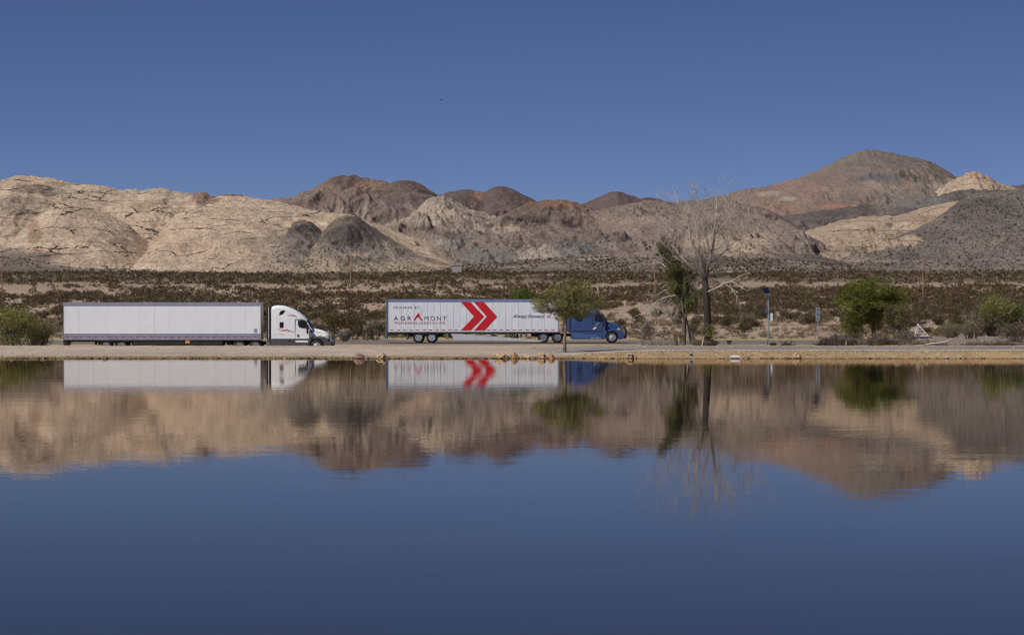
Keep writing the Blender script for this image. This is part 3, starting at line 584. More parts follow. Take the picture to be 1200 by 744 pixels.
    for sd_ in (-1, 1):
        y = sd_
        # headlight wraps the corner
        hx = 4.50 if white else 4.40
        MB().prism([(hx-.20, 1.12), (hx+.18, 1.08), (hx+.20, 1.24), (hx+.06, 1.44), (hx-.18, 1.30)], y*.86, y*1.07).build('headlight', M_LAMP, t, bevel=.02)
        MB().prism([(hx-.25, 1.22), (hx-.15, 1.22), (hx-.15, 1.30), (hx-.25, 1.30)], y*1.0, y*1.10).build('turn_signal', M_AMBER, t)
        # glass: thin curved-in panes standing just proud of the shell
        yy = lambda q: (y*1.202-.006, y*1.202+.006)
        wy = 1.165
        if white:
            MB().prism([(2.17, 2.60), (2.80, 2.60), (3.02, 2.12), (2.95, 2.02), (2.62, 2.00), (2.30, 2.06), (2.20, 2.20)], y*1.10, y*1.186).build('door_window', M_GLASS, t, bevel=.01)
            MB().prism([(.68, 2.0), (1.0, 2.0), (1.02, 2.44), (.95, 2.49), (.72, 2.48), (.67, 2.40)], y*1.15, y*1.208).build('sleeper_window', M_GLASS, t, bevel=.01)
            MB().prism([(.66, 3.02), (.95, 3.12), (1.15, 3.40), (.95, 3.46), (.76, 3.38), (.66, 3.20)], y*1.1, y*1.208).build('roof_window', M_GLASS, t, bevel=.01)
            # red swooshes
            MB().prism([(.5, 1.90), (.9, 1.90), (1.35, 1.85), (1.85, 1.66), (1.80, 1.71), (1.35, 1.80), (.9, 1.86), (.5, 1.87)], y*1.203-.005, y*1.203+.005).prism([(1.3, 3.05), (1.8, 3.07), (2.08, 2.98), (1.8, 3.02), (1.3, 3.02)], y*1.17, y*1.197).prism([(.64, 1.50), (.84, 1.50), (.84, 1.45), (.64, 1.45)], y*1.203-.004, y*1.203+.004).prism([(.88, 1.50), (1.06, 1.50), (1.06, 1.45), (.88, 1.45)], y*1.203-.004, y*1.203+.004).build('red_stripe', M_RED, t)
            MB().prism([(.62, 1.78), (.95, 1.79), (1.5, 1.70), (.95, 1.73)], y*1.203-.004, y*1.203+.004).prism([(3.55, 1.66), (3.95, 1.66), (4.15, 1.56), (3.95, 1.60), (3.55, 1.63)], y*1.085, y*1.115).build('red_stripe', M_RTXT, t)
            MB().prism([(3.25, 1.60), (3.38, 1.60), (3.38, 1.78), (3.20, 1.78)], y*1.08, y*1.155).build('side_vent', M_BLACK, t)
            MB().box(2.13, 2.27, min(y*1.19, y*1.22), max(y*1.19, y*1.22), 1.28, 1.46).build('door_handle', M_BLACK, t)
        else:
            MB().prism([(2.17, 2.60), (2.72, 2.62), (2.98, 2.14), (2.90, 2.06), (2.55, 2.04), (2.17, 2.10)], y*1.10, y*1.186).build('door_window', M_GLASS, t, bevel=.01)
            MB().prism([(.55, 2.0), (1.0, 2.0), (1.0, 2.46), (.55, 2.46)], y*1.15, y*1.208).build('sleeper_window', M_GLASS, t, bevel=.01)
            MB().prism([(.62, 2.98), (1.15, 2.98), (1.15, 3.14), (.9, 3.24), (.62, 3.14)], y*1.15, y*1.208).build('roof_window', M_GLASS, t, bevel=.01)
            MB().prism([(.60, 1.46), (1.0, 1.46), (1.0, 1.58), (.60, 1.58)], y*1.203-.005, y*1.203+.005).build('marking', M_NAVY, t)
            MB().prism([(2.25, 1.60), (2.65, 1.86), (2.55, 1.90), (2.2, 1.66)], y*1.190, y*1.202).build('door_decal', M_LIME, t)
            MB().prism([(2.0, 1.24), (2.35, 1.40), (2.25, 1.52), (1.98, 1.36)], y*1.190, y*1.202).build('door_decal', M_WTXT, t)
            MB().prism([(3.0, 1.34), (3.08, 1.36), (3.25, 1.56), (3.17, 1.56)], y*1.09, y*1.17).build('side_marker', M_AMBER, t)
            MB().prism([(3.45, 1.80), (4.0, 1.66), (4.3, 1.64), (4.0, 1.72), (3.5, 1.88)], y*1.02, y*1.09).build('hood_vent', M_BLACK, t)
        # door shut lines
        MB().box(1.93, 1.95, min(y*1.15, y*1.208), max(y*1.15, y*1.208), 1.14, 2.70).box(1.95, 2.85, min(y*1.12, y*1.192), max(y*1.12, y*1.192), 2.71, 2.73).box(3.10, 3.12, min(y*1.12, y*1.186), max(y*1.12, y*1.186), 1.14, 2.1).build('door_seam', M_DGREY, t)
        # mirror
        mr = MB().box(2.90, 3.06, min(y*1.33, y*1.52), max(y*1.33, y*1.52), 1.52, 2.24).build('mirror', M_BLACK, t, bevel=.03)
        MB().tube([(2.98, y*1.1, 2.3), (2.98, y*1.42, 2.18)], .02).tube([(2.98, y*1.1, 1.6), (2.98, y*1.42, 1.62)], .02).build('mirror_arm', M_BLACK, mr)
        if white: MB().tube([(4.15, y*1.0, 1.84), (4.2, y*1.15, 2.05)], .015).box(4.14, 4.24, min(y*1.1, y*1.22), max(y*1.1, y*1.22), 1.98, 2.12).build('hood_mirror', M_BLACK, t)
    # windscreen, leaning panel proud of the shell
    a = Vector((prof[-1][0]+.03, 0, prof[-1][1]-.03)); b_ = Vector((sl[0]-.02, 0, sl[1]+.06)); nrm = Vector((b_.z-a.z, 0, a.x-b_.x)).normalized()*-1
    if nrm.x < 0: nrm = -nrm
    v0 = [a+nrm*.02+Vector((0, -1.0, 0)), a+nrm*.05, a+nrm*.02+Vector((0, 1.0, 0)), b_+nrm*.03+Vector((0, 1.04, 0)), b_+nrm*.10, b_+nrm*.03+Vector((0, -1.04, 0))]
    v1 = [p-nrm*.12 for p in v0]
    MB().add(v0+v1, [(0, 1, 4, 5), (1, 2, 3, 4), (7, 6, 11, 10), (8, 7, 10, 9), (1, 0, 6, 7), (2, 1, 7, 8), (3, 2, 8, 9), (4, 3, 9, 10), (5, 4, 10, 11), (0, 5, 11, 6)]).build('windscreen', M_GLASS, t)
    # rear side extenders
    for sd_ in (-1, 1):
        y0, y1 = sorted((sd_*1.20, sd_*1.14))
        if white:
            MB().box(-.19, -.01, y0, y1, 1.0, 3.72).build('side_extender', M_BLACK, t)
            MB().box(-.24, -.19, y0, y1, 1.2, 3.70).build('extender_trim', M_SKIRT, t); MB().box(-.40, -.24, y0, y1, 1.05, 3.74).build('side_extender', M_BLACK, t)
        else:
            MB().box(-.16, -.01, y0, y1, 1.0, 3.66).build('side_extender', M_BLACK, t); MB().box(-.52, -.16, y0, y1, 1.15, 3.60).build('side_extender', M_BLUE, t)
    if white: MB().box(-.42, -.1, -1.1, -.8, .55, 1.02).build('air_tank', M_RIMD, t, bevel=.04)
    MB().prism([(.2, 3.83), (.7, 3.88), (.9, 3.87), (.9, 3.90), (.5, 3.93), (.2, 3.90)], -.18, .18).build('roof_horn', M_DGREY, t)
    if not white:
        gm = MB()
        for sd_ in (-1, 1): gm.tube([(4.95, sd_*.95, .42), (5.12, sd_*.95, .55), (5.14, sd_*.95, 1.2), (5.02, sd_*.95, 1.5), (4.9, sd_*.9, 1.52)], .045)
        for zz in (.5, .75, 1.0, 1.28): gm.tube([(5.13, -.95, zz), (5.13, .95, zz)], .035)
        gm.tube([(4.6, -.6, .55), (5.12, -.6, .6)], .05).tube([(4.6, .6, .55), (5.12, .6, .6)], .05)
        gm.build('grille_guard', M_BLACK, t)
    else:
        gm = MB()
        for sd_ in (-1, 1): gm.tube([(4.88, sd_*.9, .5), (5.06, sd_*.9, .62), (5.07, sd_*.9, 1.2), (4.92, sd_*.88, 1.42)], .04)
        for zz in (.62, .9, 1.2): gm.tube([(5.06, -.9, zz), (5.06, .9, zz)], .03)
        gm.build('grille_guard', M_DGREY, t)
    return t
mat_blue2 = mat_plain('light_blue_fairing', (.06, .12, .30), .35, dirt=.2, coat=.2)

def text_mesh(s, font_h, width, shear=0, extrude=.004, spacing=1.0, bold=0):
    c = bpy.data.curves.new('t', 'FONT'); c.body = s; c.size = 1; c.extrude = extrude; c.shear = shear; c.space_character = spacing; c.offset = bold
    o = bpy.data.objects.new('t', c); COL.objects.link(o); dg = bpy.context.evaluated_depsgraph_get()
    me = bpy.data.meshes.new_from_object(o.evaluated_get(dg)); bpy.data.objects.remove(o); bpy.data.curves.remove(c)
    co = np.zeros(len(me.vertices)*3); me.vertices.foreach_get('co', co); co = co.reshape(-1, 3)
    mn, mx = co[:, :2].min(0), co[:, :2].max(0)
    out = np.zeros_like(co); out[:, 0] = (co[:, 0]-mn[0])/(mx[0]-mn[0])*width; out[:, 2] = (co[:, 1]-mn[1])/(mx[1]-mn[1])*font_h; out[:, 1] = -co[:, 2]
    me.vertices.foreach_set('co', out.ravel()); me.update(); return me

L = 16.15
def trailer(label, loc, kind):
    t = empty('box_trailer', loc, label, 'trailer')
    w = 1.295; zb, zt = (1.02, 4.10) if kind == 'plain' else (.95, 4.09)
    if kind == 'plain':
        MB().box(.05, L, -w+.02, w-.02, 1.54, 3.82).build('side_panel', M_PANEL, t)
        MB().box(.05, L, -w, w, 3.82, zt).build('top_rail', M_ALU, t); MB().box(.05, L, -w, w, zb, 1.54).build('bottom_rail', M_ALU, t)
        s = MB()
        for k in range(1, 13): x = k*1.243; s.box(x, x+.012, -w+.012, w-.012, 1.545, 3.815)
        s.build('panel_seam', M_SEAM, t)
        s = MB()
        for k in range(28): s.box(.25+k*.57, .25+k*.57+.27, -w-.006, w+.006, 1.24, 1.30)
        s.build('reflective_tape', M_REDS, t)
        MB().box(0, .06, -w, w, zb, zt).build('rear_frame', M_ALU, t)
        MB().box(L-.06, L+.03, -w, w, zb, zt).build('front_frame', M_SKIRT, t)
        MB().box(L-.5, L-.28, -w-.01, -w+.03, 1.65, 1.95).build('marker_plate', M_ALU, t)
        MB().prism([(0, zb), (.36, zb), (.28, .9), (.22, .58), (.02, .58)], -w+.05, w-.05).build('rear_bumper', M_BLACK, t)
        for y in (-1, 1):
            y0, y1 = sorted((y*1.2, y*1.24))
            MB().box(5.7, 12.9, y0, y1, .30, zb).prism([(12.9, .45), (13.05, .75), (13.1, zb), (12.9, zb)], y0, y1).build('side_skirt', M_BLACK, t)
        MB().box(10.0, 10.36, -1.262, -1.244, .74, 1.06).build('marker_plate', M_ORANGE, t)
        ax = (3.50, 4.76); mats = M_RIMD
    else:
        MB().box(.22, L-.03, -w+.02, w-.02, 1.02, 3.84).build('side_panel', M_PANEL2, t)
        MB().box(.2, L, -w, w, 3.84, zt).build('top_rail', M_ALUB, t); MB().box(.2, L, -w, w, zb, 1.05).build('bottom_rail', M_DGREY, t)
        s = MB()
        for k in range(1, 27): x = .22+k*.606; s.box(x, x+.035, -w+.008, w-.008, 1.055, 3.835)
        s.build('panel_seam', M_SEAM2, t)
        s = MB()
        for k in range(13): 
            for dx in (0, .62): s.box(.4+k*1.2+dx, .4+k*1.2+dx+.30, -w-.004, w+.004, 1.21, 1.27)
        s.build('reflective_tape', M_RTXT, t)
        MB().box(0, .22, -w-.01, w+.01, .95, zt+.01).build('rear_frame', M_STEELB, t)
        MB().prism([(-.12, .42), (.10, .42), (.14, .95), (-.06, .95)], -w+.02, w-.02).build('rear_bumper', M_STEELB, t)
        MB().box(L-.10, L+.02, -w, w, zb, zt).build('front_frame', M_ALU, t)
        for y in (-1, 1):
            y0, y1 = sorted((y*1.22, y*1.25))
            MB().prism([(6.35, .28), (12.6, .20), (14.6, .14), (14.6, .26), (6.05, .93)], y0, y1).build('side_skirt', M_SKIRT, t)
            MB().prism([(5.85, .50), (6.25, .50), (6.0, .94), (5.75, .94)], y0, y1).build('skirt_end', M_BLACK, t)
        # writing and emblem, on both sides
        px = lambda q: (q-453.0)/204.0*L ; zz = lambda v: (403.6-v)/12.6
        Z5 = lambda X, Y: (px(400+X/6), zz(310+Y/6))
        for y in (-1, 1):
            yo = y*(w-.015)
            e = MB()
            for poly in ([(848, 272), (915, 272), (1013, 375), (917, 473), (848, 473), (942, 375)], [(940, 272), (1010, 272), (1105, 375), (1015, 473), (942, 473), (1032, 375)]):
                pts = [Z5(*q) for q in poly]
                if y > 0: pts = [(L-p[0], p[1]) for p in pts]
                y0, y1 = sorted((y*(w-.013), y*(w-.001)))
                e.prism(pts, y0, y1)
            e.build('chevron_emblem', M_RED, t)
            def put(nm, s_, X0, X1, Y0, Y1, mat, **kw):
                a0, z1 = Z5(X0, Y0); a1, z0 = Z5(X1, Y1)
                me = text_mesh(s_, z1-z0, a1-a0, **kw); me.materials.append(mat); o = link(nm, me, t)
                o.location = (a0, -(w-.004), z0) if y < 0 else (L-a0, w-.004, z0)
                if y > 0: o.rotation_euler = (0, 0, math.pi)
            put('lettering', 'POWERED BY', 373, 552, 304, 318, M_GTXT, spacing=1.6, bold=.01)
            put('lettering', 'AGR', 375, 498, 372, 402, M_NAVY, spacing=1.5, bold=0)
            put('lettering', 'MONT', 592, 746, 372, 402, M_NAVY, spacing=1.4, bold=-.008)
            put('lettering', 'WORLDWIDE LOGISTICS INC', 375, 736, 412, 426, M_RTXT, spacing=1.3, bold=.008)
            put('lettering', 'Always Forward', 1217, 1440, 360, 391, M_NAVY, shear=.28, bold=-.004)
            e = MB()
            polys = [[(548, 347), (562, 367), (552, 374), (548, 366), (536, 384), (524, 401), (513, 401), (536, 366)], [(534, 369), (556, 372), (580, 400), (567, 401), (552, 383), (534, 376)],
                     [(1455, 363), (1461, 363), (1470, 373), (1461, 383), (1455, 383), (1464, 373)], [(1468, 363), (1474, 363), (1483, 373), (1474, 383), (1468, 383), (1477, 373)]]
            for poly in polys:
                pts = [Z5(*q) for q in poly]
                if y > 0: pts = [(L-p[0], p[1]) for p in pts]
                y0, y1 = sorted((y*(w-.013), y*(w+.001)))
                e.prism(pts, y0, y1)
            e.build('red_mark', M_RED, t)
        ax = (3.06, 4.29); mats = M_RIM
    # underframe, bogie, landing gear
    m = MB().box(.3, L-.3, -.5, -.42, .86, zb+.0-.005).box(.3, L-.3, .42, .5, .86, zb-.005)
    for k in range(14): m.box(.8+k*1.1, .88+k*1.1, -1.2, 1.2, zb-.12, zb-.006)
    m.box(ax[0]-1.0, ax[1]+1.0, -.6, -.45, .62, .86).box(ax[0]-1.0, ax[1]+1.0, .45, .6, .62, .86)
    for a in ax: m.cyl((a, .52), .08, -1.15, 1.15, 10)
    m.build('chassis', M_BLACK, t)
    if kind != 'plain':
        MB().prism([(ax[0]-1.15, .30), (ax[0]-1.05, .35), (ax[0]-.75, .86), (ax[0]-.85, .9)], -1.2, 1.2).build('mud_flap', M_BLACK, t)
        m = MB()
        for y in (-1, 1): m.box(12.2, 12.34, y*.9-.07, y*.9+.07, .24, .95).box(12.1, 12.44, y*.9-.15, y*.9+.15, .18, .24)
        m.tube([(12.27, -.9, .6), (12.27, .9, .6)], .03); m.build('landing_gear', M_BLACK, t)
        for y in (-1, 1):
            y0, y1 = sorted((y*.62, y*1.24)); MB().box(ax[0]-.62, ax[1]+.62, y0, y1, .78, .94).build('wheel_box', M_BLACK, t)
    else:
        for y in (-1, 1):
            y0, y1 = sorted((y*.62, y*1.25)); MB().box(ax[0]-.75, ax[1]+.9, y0, y1, .86, 1.015).build('wheel_box', M_BLACK, t)
        for xx in (ax[0]-.72, ax[0]+.62, ax[1]+.75): MB().box(xx, xx+.1, -1.20, -.7, .25, .80).build('mud_flap', mat_tan, t)
    for a in ax:
        for y in (-1, 1): wheel(t, a, y, mats, True)
    return t
mat_tan = mat_plain('dusty_mud_flap', (.32, .26, .19), .8, dirt=.3)

Y1 = 234.2; z1_ = -.47; x1_ = P(74, 380, Y1-1.3).x
trailer('plain white box trailer with grey rails and black skirt, behind the white cab', (x1_, Y1, z1_), 'plain')
tractor('semi_truck', 'white sleeper cab truck with red stripes and dark grey lower panels, parked behind the dike', 'truck', (P(317.9, 380, Y1-1.2).x, Y1, z1_), True)
Y2 = 266.3; z2_ = .07; x2_ = P(452.0, 380, Y2-1.3).x
trailer('long white trailer with two red chevrons and company lettering, hitched to the blue cab', (x2_, Y2, z2_), 'logo')
tractor('semi_truck', 'blue sleeper cab truck with black grille guard on the highway, partly behind the young tree', 'truck', (P(669.6, 380, Y2-1.2).x, Y2, z2_), False)
# ------------------------------------------------------------------ vegetation builders
class Veg:
    def __init__(s): s.wv = []; s.wf = []; s.wc = []; s.tips = []; s.lc = []
    def tube(s, pts, rs, col, n=6):
        k0 = len(s.wv); pts = [Vector(p) for p in pts]; pa = None
        for i, p in enumerate(pts):
            d = (pts[min(i+1, len(pts)-1)]-pts[max(i-1, 0)]); d = d.normalized() if d.length > 1e-9 else Vector((0, 0, 1))
            a = d.orthogonal().normalized() if pa is None else (pa-d*pa.dot(d)); a = a.normalized() if a.length > 1e-6 else d.orthogonal().normalized(); pa = a; b = d.cross(a)
            c = col(i/(len(pts)-1), p) if callable(col) else col
            for j in range(n):
                t = 2*math.pi*j/n; s.wv.append(tuple(p+(a*math.cos(t)+b*math.sin(t))*rs[i])); s.wc.append(tuple(c))
        for i in range(len(pts)-1):
            for j in range(n): s.wf.append((k0+i*n+j, k0+i*n+(j+1) % n, k0+(i+1)*n+(j+1) % n, k0+(i+1)*n+j))
    def wood(s, name, parent, mat=None):
        return link(name, mesh_np(name, s.wv, s.wf, mat or M_WOOD, np.array(s.wc), smooth=True), parent)

def leaves(pts, size, cols, rs, elong=1.6, droop=0.0, jit=.35, up=.0):
    """one small bent blade per point -> verts, quads, colours"""
    n = len(pts); pts = np.asarray(pts)
    a = rs.normal(size=(n, 3)); a[:, 2] = a[:, 2]*(1-droop)-droop*1.2+up; a /= np.linalg.norm(a, axis=1)[:, None]+1e-9
    b = rs.normal(size=(n, 3)); b -= a*(a*b).sum(1)[:, None]; b /= np.linalg.norm(b, axis=1)[:, None]+1e-9
    sz = size*(1+jit*rs.uniform(-1, 1, n))[:, None]
    v = np.stack([pts, pts+a*sz*elong*.5+b*sz*.5, pts+a*sz*elong, pts+a*sz*elong*.5-b*sz*.5], 1)
    c = np.asarray(cols); c = c[rs.randint(0, len(c), n)]*(1+.25*rs.uniform(-1, 1, n))[:, None]
    return v.reshape(-1, 3), np.arange(4*n).reshape(n, 4), np.repeat(c, 4, 0)

def grow(vg, p, d, ln, r, depth, rs, col, spread=.6, kids=(2, 4), shrink=.66, tropism=.05, tip_r=.006, nseg=5, wob=.18):
    pts = [Vector(p)]; rr = [r]; d = Vector(d).normalized()
    for i in range(nseg):
        d = (d+Vector((rs.gauss(0, wob), rs.gauss(0, wob), rs.gauss(0, wob)+tropism))).normalized()
        pts.append(pts[-1]+d*ln/nseg); rr.append(max(r*(1-.62*(i+1)/nseg), tip_r))
    vg.tube(pts, rr, col, 6 if depth > 1 else 4)
    if depth <= 1: vg.tips += [pts[-1], pts[-2], pts[-3]]
    if depth > 0:
        for k in range(rs.randint(*kids)):
            i = rs.randint(max(1, nseg-3), nseg) if k else nseg
            base = pts[i]; q = Vector((rs.gauss(0, 1), rs.gauss(0, 1), rs.gauss(0, 1))); q = (q-d*q.dot(d)).normalized()
            nd = (d+q*spread*rs.uniform(.6, 1.3)).normalized()
            grow(vg, base, nd, ln*shrink*rs.uniform(.75, 1.15), max(rr[i]*.72, tip_r), depth-1, rs, col, spread, kids, shrink, tropism, tip_r, nseg, wob)

def clump_points(rs, clumps, n):
    """points spread through the shells of many small clumps: (x,y,z,rx,ry,rz)"""
    cl = np.asarray(clumps); vol = (cl[:, 3]*cl[:, 4]*cl[:, 5])**.75; k = rs.choice(len(cl), n, p=vol/vol.sum())
    d = rs.normal(size=(n, 3)); d /= np.linalg.norm(d, axis=1)[:, None]; rad = rs.uniform(.35, 1.0, n)**.6
    return cl[k, :3]+d*cl[k, 3:]*rad[:, None], k

def green_tree(name, label, cat, base, H, crown, trunk_pts, trunk_r, nleaf, lsize, cols, seed, wood_col, nclump=26, csize=.34, group=None, droop=.1, kidsn=9):
    """crown = (cx, cz, rx, ry, rz) relative to base; trunk_pts relative"""
    rs = random.Random(seed); nr = np.random.RandomState(seed)
    t = empty(name, base, label, cat, group)
    vg = Veg(); tp = [Vector(q) for q in trunk_pts]
    rr = [trunk_r*(1.25 if i == 0 else 1-.45*i/(len(tp)-1)) for i in range(len(tp))]
    vg.tube(tp, rr, wood_col, 9)
    cx, cz, rx, ry, rz = crown; clumps = []
    for k in range(nclump):
        while True:
            q = Vector((rs.uniform(-1, 1), rs.uniform(-1, 1), rs.uniform(-.9, 1)))
            if q.length < 1 and q.length > .35: break
        c = Vector((cx+q.x*rx, q.y*ry, cz+q.z*rz)); s_ = rs.uniform(.6, 1.25)*csize
        clumps.append((c.x, c.y, c.z, rx*s_, ry*s_, rz*s_*.85))
        a = tp[-1] if k % 3 else tp[-2]+(tp[-1]-tp[-2])*rs.random(); mid = a.lerp(c, .55)+Vector((rs.gauss(0, .1), rs.gauss(0, .1), -.06*H*rs.random()))
        vg.tube([a, a.lerp(mid, .5), mid, c], [trunk_r*.42, trunk_r*.30, trunk_r*.2, .012], wood_col, 5)
        for j in range(kidsn//3):
            e = c+Vector((rs.gauss(0, .5)*rx*s_, rs.gauss(0, .5)*ry*s_, rs.gauss(0, .5)*rz*s_)); vg.tube([mid, mid.lerp(e, .6), e], [.016, .011, .006], wood_col, 4)
    vg.wood('trunk', t)
    p, k = clump_points(nr, clumps, nleaf)
    cc = np.asarray(cols); lum = nr.uniform(.72, 1.25, len(clumps))
    v, f, c = leaves(p, lsize, cc, nr, droop=droop); c = c*np.repeat(lum[k], 4)[:, None]
    link('crown', mesh_np('crown', v, f, M_LEAF, c), t)
    return t

def bush_mesh(seed, w, h, nleaf, lsize, cols, stems=14, stemcol=(.14, .11, .085), droop=0.0, dens_low=.4, twig=.012, lean=0):
    rs = random.Random(seed); nr = np.random.RandomState(seed); vg = Veg(); cl = []
    for k in range(stems):
        a = rs.uniform(0, 6.28); q = rs.uniform(.15, 1)**.7; e = Vector((math.cos(a)*q*w*.42+lean*rs.random(), math.sin(a)*q*w*.42, h*(1-.42*q*q)*rs.uniform(.62, .95)))
        b0 = Vector((math.cos(a)*.06*w, math.sin(a)*.06*w, -.05)); m = b0.lerp(e, .5)+Vector((rs.gauss(0, .04)*w, rs.gauss(0, .04)*w, -.04*h))
        vg.tube([b0, m, e], [twig*2.2, twig*1.4, twig*.6], stemcol, 4)
        for j in range(3):
            e2 = m.lerp(e, rs.uniform(.2, 1))+Vector((rs.gauss(0, .12)*w, rs.gauss(0, .12)*w, abs(rs.gauss(0, .10))*h)); vg.tube([m, e2], [twig, twig*.5], stemcol, 3)
        s_ = rs.uniform(.13, .24); cl.append((e.x, e.y, e.z, w*s_, w*s_, h*s_*1.05))
        if rs.random() < dens_low: cl.append((m.x*1.3, m.y*1.3, m.z*.9, w*s_*.8, w*s_*.8, h*s_*.9))
    p, k = clump_points(nr, cl, nleaf); p[:, 2] = np.maximum(p[:, 2], .03)
    lum = nr.uniform(.7, 1.3, len(cl)); v, f, c = leaves(p, lsize, cols, nr, droop=droop); c = c*np.repeat(lum[k], 4)[:, None]
    return vg, (v, f, c)

def bush(name, label, base, w, h, nleaf, lsize, cols, seed, cat='bush', group=None, **kw):
    t = empty(name, base, label, cat, group); vg, (v, f, c) = bush_mesh(seed, w, h, nleaf, lsize, cols, **kw)
    vg.wood('stems', t); link('leaves', mesh_np('leaves', v, f, M_LEAF, c), t); return t

def at(u, Y, v=None):
    """ground point under photo column u at distance Y"""
    x = (u-600)*Y/F; return Vector((x, Y, gz(x, Y)))

CREON = [(.135, .095, .052), (.11, .082, .043), (.17, .125, .07), (.09, .068, .04)]
OLIVE = [(.11, .10, .035), (.085, .085, .03), (.14, .12, .045)]
CREO = [(.105, .070, .042), (.088, .058, .035), (.135, .093, .055), (.07, .048, .031)]
TANS = [(.24, .19, .12), (.19, .15, .10), (.28, .22, .14)]
GREYT = [(.22, .185, .155), (.17, .145, .12), (.27, .23, .19)]
YG = [(.20, .19, .05), (.17, .17, .045), (.24, .21, .07)]
LEAFY = [(.22, .22, .055), (.17, .18, .045), (.27, .24, .08), (.13, .13, .04)]
DGREEN = [(.155, .165, .03), (.12, .135, .026), (.21, .21, .045), (.075, .08, .02)]

def at_v(u, v, Y0=206, Y1=300):
    ys = np.linspace(Y0, Y1, 800); xs = (u-600)*ys/F; vv = VH-(ground_z(xs, ys)-CH)*F/ys
    i = np.where(vv <= v)[0]; Y = float(ys[i[0]]) if len(i) else float(ys[np.argmin(np.abs(vv-v))]); return at(u, Y)
# ---- named trees ----
YT = 166.0; b = at(661.5, YT); k = YT/F
barkg = lambda t_, p: (.23, .185, .14) if (int(p.z*9)+int(p.x*13)) % 3 else (.15, .12, .09)
green_tree('young_tree', 'young olive green tree with bare trunk, in front of the blue truck', 'tree', b, 4.3,
           (.22, 61*k, 41*k, 35*k, 24*k), [(0, 0, -.1), (.02, 0, .8), (.07, .02, 1.5), (.04, 0, 2.0), (.10, 0, 2.45)], .10, 9500, .06, LEAFY+[(.20, .17, .07)], 3, barkg, nclump=70, csize=.21)
# low hanging left part of its crown
YB = 297.; b = at(610, YB); k = YB/F
green_tree('tall_shrub', 'feathery yellow green shrub standing behind the logo trailer', 'shrub', b, 5.0, (0, 40*k, 16*k, 14*k, 17*k), [(0, 0, -.1), (.1, 0, .9), (0, .1, 1.7)], .10, 5200, .085, [(.13, .17, .03), (.17, .20, .04), (.10, .13, .03)], 5, (.12, .1, .07), nclump=30, csize=.3, droop=-.6)
YG_ = 300.; b = at(1019, 252.); b = at(1024, 246.); k = 246/F
green_tree('round_tree', 'large round bright green tree with dark trunk, behind the brush pile', 'tree', b, 5.5, (-6*k, 51*k, 39*k, 36*k, 31*k), [(.1, 0, -.2), (.05, 0, .9), (-.1, .1, 1.8), (-.25, 0, 2.8)], .22, 22000, .085, DGREEN, 8, (.07, .055, .045), nclump=70, csize=.29)

# ---- dead tree and its half-living neighbour ----
YD = 206.0; kd = YD/F
def px_pts(base_u, base, pts):      # photo outline -> local metres, with a given depth offset
    return [Vector(((u-base_u)*kd, dy, base_v(v))) for (u, v, dy) in pts]
def base_v(v): return (VH-v)*kd+CH-BZ
def wcol(t_, p):
    z = p.z; w = min(1, max(0, (z-4.8)/2.6)); n_ = .8+.4*((math.sin(p.z*17+p.x*23)+1)/2)
    a_ = Vector((.05, .042, .037)); c_ = Vector((.46, .405, .34)); q = a_.lerp(c_, w)*n_; return (q.x, q.y, q.z)
def wcol2(t_, p):
    n_ = .7+.6*((math.sin(p.z*11+p.x*31)+1)/2); return (.19*n_, .16*n_, .135*n_)
def wpale(t_, p):
    n_ = .8+.4*((math.sin(p.z*19+p.x*7)+1)/2); return (.46*n_, .41*n_, .36*n_)
b = at(830, YD); BZ = b.z
t = empty('dead_tree', b, 'tall bare dead tree with pale branches and dark trunk, right of the half green one', 'tree')
vg = Veg(); rs = random.Random(21)
L_ = lambda pts: px_pts(830, b, pts)
vg.tube(L_([(833, 408, 0), (830.5, 400, 0), (829.5, 388, 0), (829, 370, 0), (828, 350, .1), (827, 335, .1), (826, 326, .1)]), [.50, .34, .27, .25, .24, .24, .22], wcol, 10)
limbs = [ ([(826, 328, .1), (818, 318, .3), (806, 309, .5), (797, 299, .7), (791, 288, .8), (786, 275, .9), (782, 262, .9)], .16),
 ([(827, 328, 0), (823, 312, -.3), (819, 300, -.6), (812, 288, -.8), (808, 278, -.9), (806, 262, -.9), (803, 246, -.7)], .14),
 ([(827, 330, 0), (824, 312, .2), (822, 296, .6), (818, 276, .9), (816, 258, 1.0), (816, 240, 1.0), (813, 229, 1.0)], .14),
 ([(826, 328, 0), (829, 312, -.2), (833, 300, -.5), (835, 288, -.6), (836, 278, -.6), (838, 262, -.5), (839.5, 246, -.4), (840, 232, -.3)], .17),
 ([(833, 300, -.5), (828, 284, -.9), (824, 270, -1.2), (821, 256, -1.4), (820, 244, -1.4)], .09),
 ([(832, 308, 0), (840, 303, .4), (848, 296, .6), (856, 287, .8), (864, 282, 1.0), (872, 280, 1.1)], .12),
 ([(856, 287, .8), (846, 284, .5), (840, 286, .3)], .05),
 ([(836, 278, -.6), (843, 268, -.2), (849, 256, 0), (852, 246, .1), (850, 236, .2)], .075),
 ([(829, 320, 0), (838, 322, -.5), (846, 326, -.8)], .06),
 ([(829, 340, 0), (838, 329, -.6), (848, 326, -1.2), (857, 318, -1.6), (866, 316, -1.8), (877, 322, -1.9)], .0),
 ([(818, 318, .3), (806, 326, .8), (800, 333, .9)], .05),
 ([(797, 299, .7), (784, 292, .3), (773, 280, .1), (766, 266, 0), (763, 254, 0)], .06), ([(864, 282, 1.0), (876, 276, .6), (886, 270, .4), (892, 262, .3)], .045), ([(836, 278, -.6), (846, 264, -.9), (857, 252, -1.0), (862, 241, -1.0)], .06), ([(806, 262, -.9), (798, 250, -.8), (793, 238, -.7)], .04),
 ([(864, 282, 1.0), (872, 272, 1.2), (878, 263, 1.3), (884, 254, 1.3)], .045),
]
